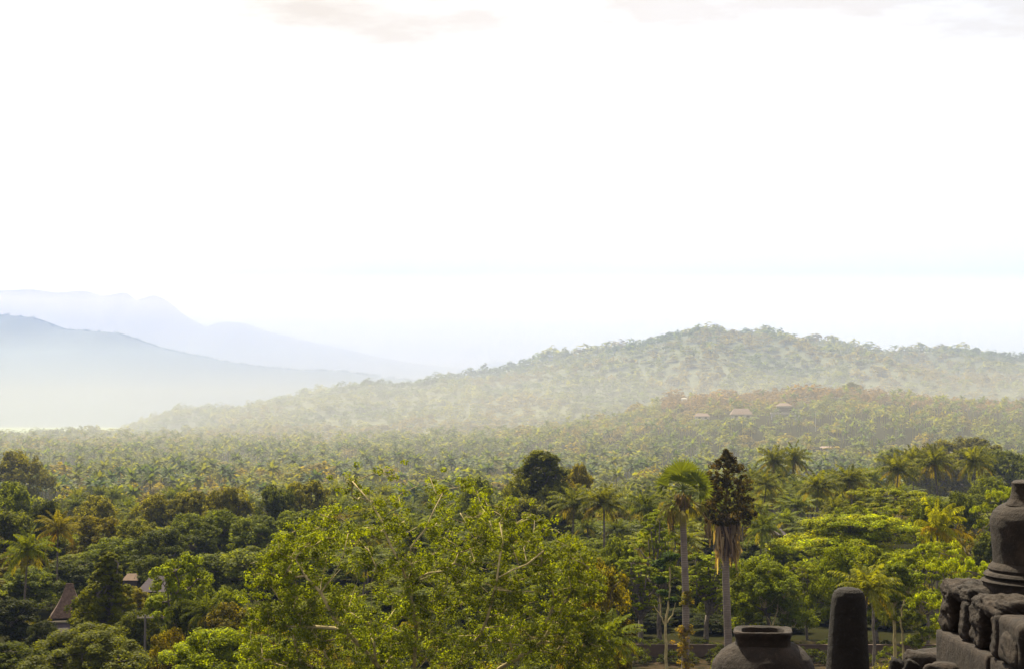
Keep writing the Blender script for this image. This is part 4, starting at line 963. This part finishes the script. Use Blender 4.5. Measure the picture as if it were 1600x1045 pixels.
for (x, y), pv in zip(cand, palmy):
    px = px_of(x, y)
    left = px < 560
    thr = .02 if y < 420 else -.12
    if y < 380 and left: thr = .3
    isP = (pv + rs.normal() * .07 > (.06 if y > 420 else thr) - (.06 if px > 1000 else 0)) or rs.rand() < (.11 if y > 420 else .05)
    if y > 1350: isP = isP and rs.rand() < .4
    zg = float(zground(x, y)); on_hill = False
    if y > D2 - 1000:
        zh = float(zhill(x, y))
        if zh > zg: zg = zh; on_hill = True
        elif y > 1900 + 200 * fbm(x / 150, 3, 2, 5): continue
        if y > D2 + 130: continue
    if isP: h = rs.uniform(11, 17) if y > 420 else rs.uniform(9, 14); w = rs.uniform(7.5, 10)
    else: h = (rs.uniform(6, 9) if y < 300 else rs.uniform(5.5, 12.5)); w = rs.uniform(8, 15)
    if y > D1 - 130 and y < D1 + 60 and px > 1040: isP = False; h = rs.uniform(9, 13)
    if y < 300: h *= .8
    if on_hill: isP = isP and rs.rand() < .3; h = rs.uniform(5, 13) if rs.rand() < .9 else 15; w = rs.uniform(9, 19)
    if on_hill and y > D2 - 70: h = rs.uniform(3, 20); w = h * rs.uniform(.8, 1.7)
    q_ = fbm(x / 38, y / 60, 2, 64)
    if not isP and y > 420: h *= 1 + 1.3 * q_; w *= 1.1 + .6 * q_ + (.5 if rs.rand() < .07 else 0)
    if not isP and 420 < y < 1600 and rs.rand() < .05: w = rs.uniform(17, 25); h = rs.uniform(13, 19)
    if isP and q_ > .12 and rs.rand() < .7: isP = False
    zt = zg + h
    if y < 900 or (1000 < px < 1320 and y < 1560):
        zt = ok_place(x, y, w, zt)
        if zt is None or zt - zg < (3.5 if y < 600 else 2.0): continue
    vis = abs(px - 800) < 800 + w / 2 * F / y
    if isP and vis and cntP < 300: near_items.append(('coconut', x, y, zt, w, px)); cntP += 1
    elif (not isP) and vis and cntT < 300: near_items.append(('round', x, y, zt, w, px)); cntT += 1
    elif y < 260 and not vis: continue
    elif isP: far_palm.append((x, y, zg, zt - zg, w))
    else: far_tree.append((x, y, zg, zt - zg, w, on_hill))
# labels: band, side and order from the left
LM = [(0, 'left of the twin topped tree'), (432, 'between twin topped and tallest trees'), (850, 'between tallest tree and fan palms'), (1140, 'right of the two fan palms')]
ORD = ['first', 'second', 'third', 'fourth', 'fifth', 'sixth', 'seventh', 'eighth', 'ninth', 'tenth', 'eleventh', 'twelfth']
def bands(k):
    its = [i for i in near_items if i[0] == k]; its.sort(key=lambda i: i[2]); return its
for k in ('coconut', 'round'):
    its = bands(k); nb = 7; per = int(math.ceil(len(its) / nb))
    RW = ['nearest', 'second nearest', 'third', 'fourth', 'fifth', 'sixth', 'farthest']
    for b in range(nb):
        row = its[b * per:(b + 1) * per]
        for z in range(4):
            lo = LM[z][0] if z else -999; hi = LM[z + 1][0] if z < 3 else 9999
            cell = sorted([i for i in row if lo <= i[5] < hi], key=lambda i: i[5])
            for q, (kk, x, y, zt, w_, px) in enumerate(cell):
                c = pick_colour(x, y, k, rs)
                if k == 'coconut': kind, nm, tone = 'coconut', 'coconut palm', ''
                else:
                    brn = c[0] > c[1] * 1.05; kind = 'sparse' if brn and rs.rand() < .5 else ('umbrella' if rs.rand() < .10 and y > 300 else 'round')
                    nm = ('brownish ' if brn else ('dark ' if c[1] < .045 else 'green ')) + 'tree'
                    if kind == 'umbrella': w_ *= 1.35
                lb = '%s, %s from left, %s row %s' % (nm, ORD[q] if q < 12 else '%dth' % (q + 1), RW[b], LM[z][1])
                place(kind, x, y, zt, w_, c, lb, 'coconut palms of the wooded plain' if k == 'coconut' else 'broadleaf trees of the wooded plain')
# understory near the park edge
for q in range(280):
    px = rs.uniform(-20, 1600); D = rs.uniform(178, 260) if px < 395 else (rs.uniform(130, 230) if px < 980 else rs.uniform(194, 290)); p = at(px, 900, D)
    z = ok_place(p[0], D, 4, float(zground(p[0], D)) + rs.uniform(2.5, 5), .12)
    if z is None or z - 12 < 1.6: continue
    place('shrub', p[0], D, z, rs.uniform(4.5, 7.5), tuple(np.array([DG, MG, OL][rs.randint(3)]) * rs.uniform(.6, 1.0)), '%s undergrowth shrub, %s one, %s' % (['dark', 'green', 'olive'][q % 3], ORD[q % 12], LM[[i for i in range(4) if px >= (LM[i][0] if i else -99)][-1]][1]), 'undergrowth shrubs')

# ------------------------------------------------------------------ the far woods as stuff
def lod_tree(seed, n, L, kind='round'):
    rs = np.random.RandomState(seed); g = Geo(); d = rs.normal(size=(n, 3)); d /= np.linalg.norm(d, axis=1)[:, None]; d[:, 2] = np.abs(d[:, 2]) * 1.1 - .15
    lob = rs.normal(size=(6, 3)); lob /= np.linalg.norm(lob, axis=1)[:, None]; b = np.max(d @ lob.T, axis=1)
    r = (.62 + .42 * b ** 3) * rs.uniform(.8, 1.05, n)
    P = np.stack([d[:, 0] * r * .5, d[:, 1] * r * .5, .5 + d[:, 2] * r * .48], -1)
    tone = np.clip(1 + .16 * rs.normal(size=(n, 1)), .6, 1.5) * np.ones(3)
    P = P * np.array([10, 10, 12]); g.leaves(P, d * .8 + np.array([0, 0, .35]) + rs.normal(size=(n, 3)) * .35, L, L * .75, tone, rs)
    g.tube([[0, 0, -1], [0, 0, 7]], [.25, .15], 3, (1.4, 1.3, 1.2), cap=False)
    V, Q, Cc = g.arrays(); return V / np.array([10, 10, 12]), Cc
def quad_soup(g):
    V, Q, Cc = g.arrays(); return V[Q.ravel()], Cc[Q.ravel()]
def lod_palm(seed, nf=13, seg=3):
    rs = np.random.RandomState(seed); g = Geo(); top = np.array([0, 0, 13.5])
    g.tube([[rs.normal() * .5, rs.normal() * .5, -1], [0, 0, 13.5]], [.3, .2], 3, (1.6, 1.3, 1.3), cap=False)
    for k in range(nf):
        f = k / nf; az = 2.4 * k; el = 1.3 - 1.7 * f; p = top.copy(); L = 4.6 / seg
        for s in range(seg):
            a = el - 1.3 * ((s + .5) / seg) ** 1.4; d = np.array([math.cos(az) * math.cos(a), math.sin(az) * math.cos(a), math.sin(a)]); q = p + d * L
            sd_ = np.array([-math.sin(az), math.cos(az), 0]); w0, w1 = [(.35, .85), (.85, .75), (.75, .15)][s] if seg == 3 else [(.4, .9), (.9, .15)][s]; dn = np.array([0, 0, -.75])
            t_ = rs.uniform(.75, 1.3) * (np.array([1.15, 1.0, .9]) if f > .8 else 1)
            for sg in (-1, 1): g.quads([p, q, q + sd_ * sg * w1 + dn * w1, p + sd_ * sg * w0 + dn * w0], np.ones(3) * t_)
            p = q
    V, Cc = quad_soup(g); return V / np.array([9, 9, 16]), Cc
def batch(items, protos, cols, seed):
    rs = np.random.RandomState(seed); it = np.array([i[:5] for i in items], float); cols = np.asarray(cols); pid = rs.randint(len(protos), size=len(it)); Vs = []; Cs = []
    for k, (V, Cc) in enumerate(protos):
        s = it[pid == k]; c = cols[pid == k]; th = rs.uniform(0, 6.28, len(s))
        x = V[None, :, 0] * np.cos(th)[:, None] - V[None, :, 1] * np.sin(th)[:, None]; y = V[None, :, 0] * np.sin(th)[:, None] + V[None, :, 1] * np.cos(th)[:, None]
        P = np.stack([x * s[:, 4:5] + s[:, 0:1], y * s[:, 4:5] + s[:, 1:2], V[None, :, 2] * s[:, 3:4] + s[:, 2:3]], -1)
        Vs.append(P.reshape(-1, 3)); Cs.append((Cc[None] * c[:, None]).reshape(-1, 3))
    return np.vstack(Vs), np.vstack(Cs)
def soup_obj(name, parts, mat, label, cat):
    V = np.vstack([p[0] for p in parts]); Cc = np.vstack([p[1] for p in parts])
    tag(obj(name, mesh_np(name, V, np.arange(len(V)).reshape(-1, 4), Cc, (mat,))), label, cat, kind='stuff')
def lt(*a):
    V, Cc = lod_tree(*a); return V, Cc
def soupify(p):   # trunk tube shares vertices: expand
    return p
L1 = []; L2 = []; L3 = []
def make_lod(seed, n, L):
    rs = np.random.RandomState(seed); V, Cc = None, None
    g = Geo(); d = rs.normal(size=(n, 3)); d /= np.linalg.norm(d, axis=1)[:, None]; d[:, 2] = np.abs(d[:, 2]) * 1.1 - .15
    lob = rs.normal(size=(6, 3)); lob /= np.linalg.norm(lob, axis=1)[:, None]; b = np.max(d @ lob.T, axis=1)
    r = (.62 + .42 * b ** 3) * rs.uniform(.8, 1.05, n); P = np.stack([d[:, 0] * r * 5, d[:, 1] * r * 5, (6 if L < 1.2 else 3.5) + d[:, 2] * r * (5.8 if L < 1.2 else 8)], -1)
    tone = np.clip(1 + .16 * rs.normal(size=(n, 1)), .6, 1.5) * np.ones(3)
    g.leaves(P, d * .8 + np.array([0, 0, .35]) + rs.normal(size=(n, 3)) * .35, L, L * .75, tone, rs)
    g.tube([[0, 0, -1], [0, 0, 7]], [.25, .15], 3, (1.4, 1.3, 1.2), cap=False)
    V, Cc = quad_soup(g); return V / np.array([10, 10, 12]), Cc
L1 = [make_lod(s, 230, 1.15) for s in (1, 2, 3, 4)]; L2 = [make_lod(s, 95, 1.7) for s in (5, 6, 7)]; L3 = [make_lod(s, 48, 2.3) for s in (8, 9, 10)]
rs = np.random.RandomState(33)
def cols_for(items, kind): return [pick_colour(i[0], i[1], kind, rs) for i in items]
parts = []
for lo, hi, pr in ((0, 900, L1), (900, 1700, L2), (1700, 9999, L3)):
    s = [i for i in far_tree if lo <= i[1] < hi]
    if s:
        cc = np.array(cols_for(s, 'round'))
        for q, i in enumerate(s):
            if D1 - 200 < i[1] < D1 + 150 and px_of(i[0], i[1]) > 1040: cc[q] = np.array([.115, .078, .045]) * rs.uniform(.75, 1.2)
        parts.append(batch(s, pr, cc, 3))
soup_obj('forest', parts, MF, 'unbroken forest of small trees covering the plain and the hill beyond the nearer rows', 'forest')
parts = []
for lo, hi, pr in ((0, 1000, [lod_palm(s) for s in (1, 2, 3)]), (1000, 9999, [lod_palm(s, 9, 2) for s in (4, 5)])):
    s = [i for i in far_palm if lo <= i[1] < hi]
    if s: parts.append(batch(s, pr, cols_for(s, 'coconut'), 4))
soup_obj('palm_grove', parts, MP, 'far coconut groves dotting the plain beyond the countable palms', 'palm grove')
# trees along the crest of the blue mountain
it = []
for q in range(420):
    x = rs.uniform(-2100, 600); y = D3 - rs.uniform(-25, 45); z = float(zridge('3', x, y, D3, 1590, 1300, 90, 600)); it.append((x, y, z - 1, rs.uniform(3, 13), rs.uniform(7, 17)))
soup_obj('mountain_forest', [batch(it, L3, [(.03, .045, .02)] * len(it), 6)], MF, 'trees fringing the crest of the blue mountain at left', 'forest')
# lone landmark tree on the village ridge
p = at(1332, 596, D1 - 20); place('round', p[0], D1 - 20, p[2], 17, (.03, .035, .02), 'single dark tree rising above the brown trees of the village ridge', zb=float(zground(p[0], D1 - 20)))
print('trees', len(near_items), 'far', len(far_tree), len(far_palm))
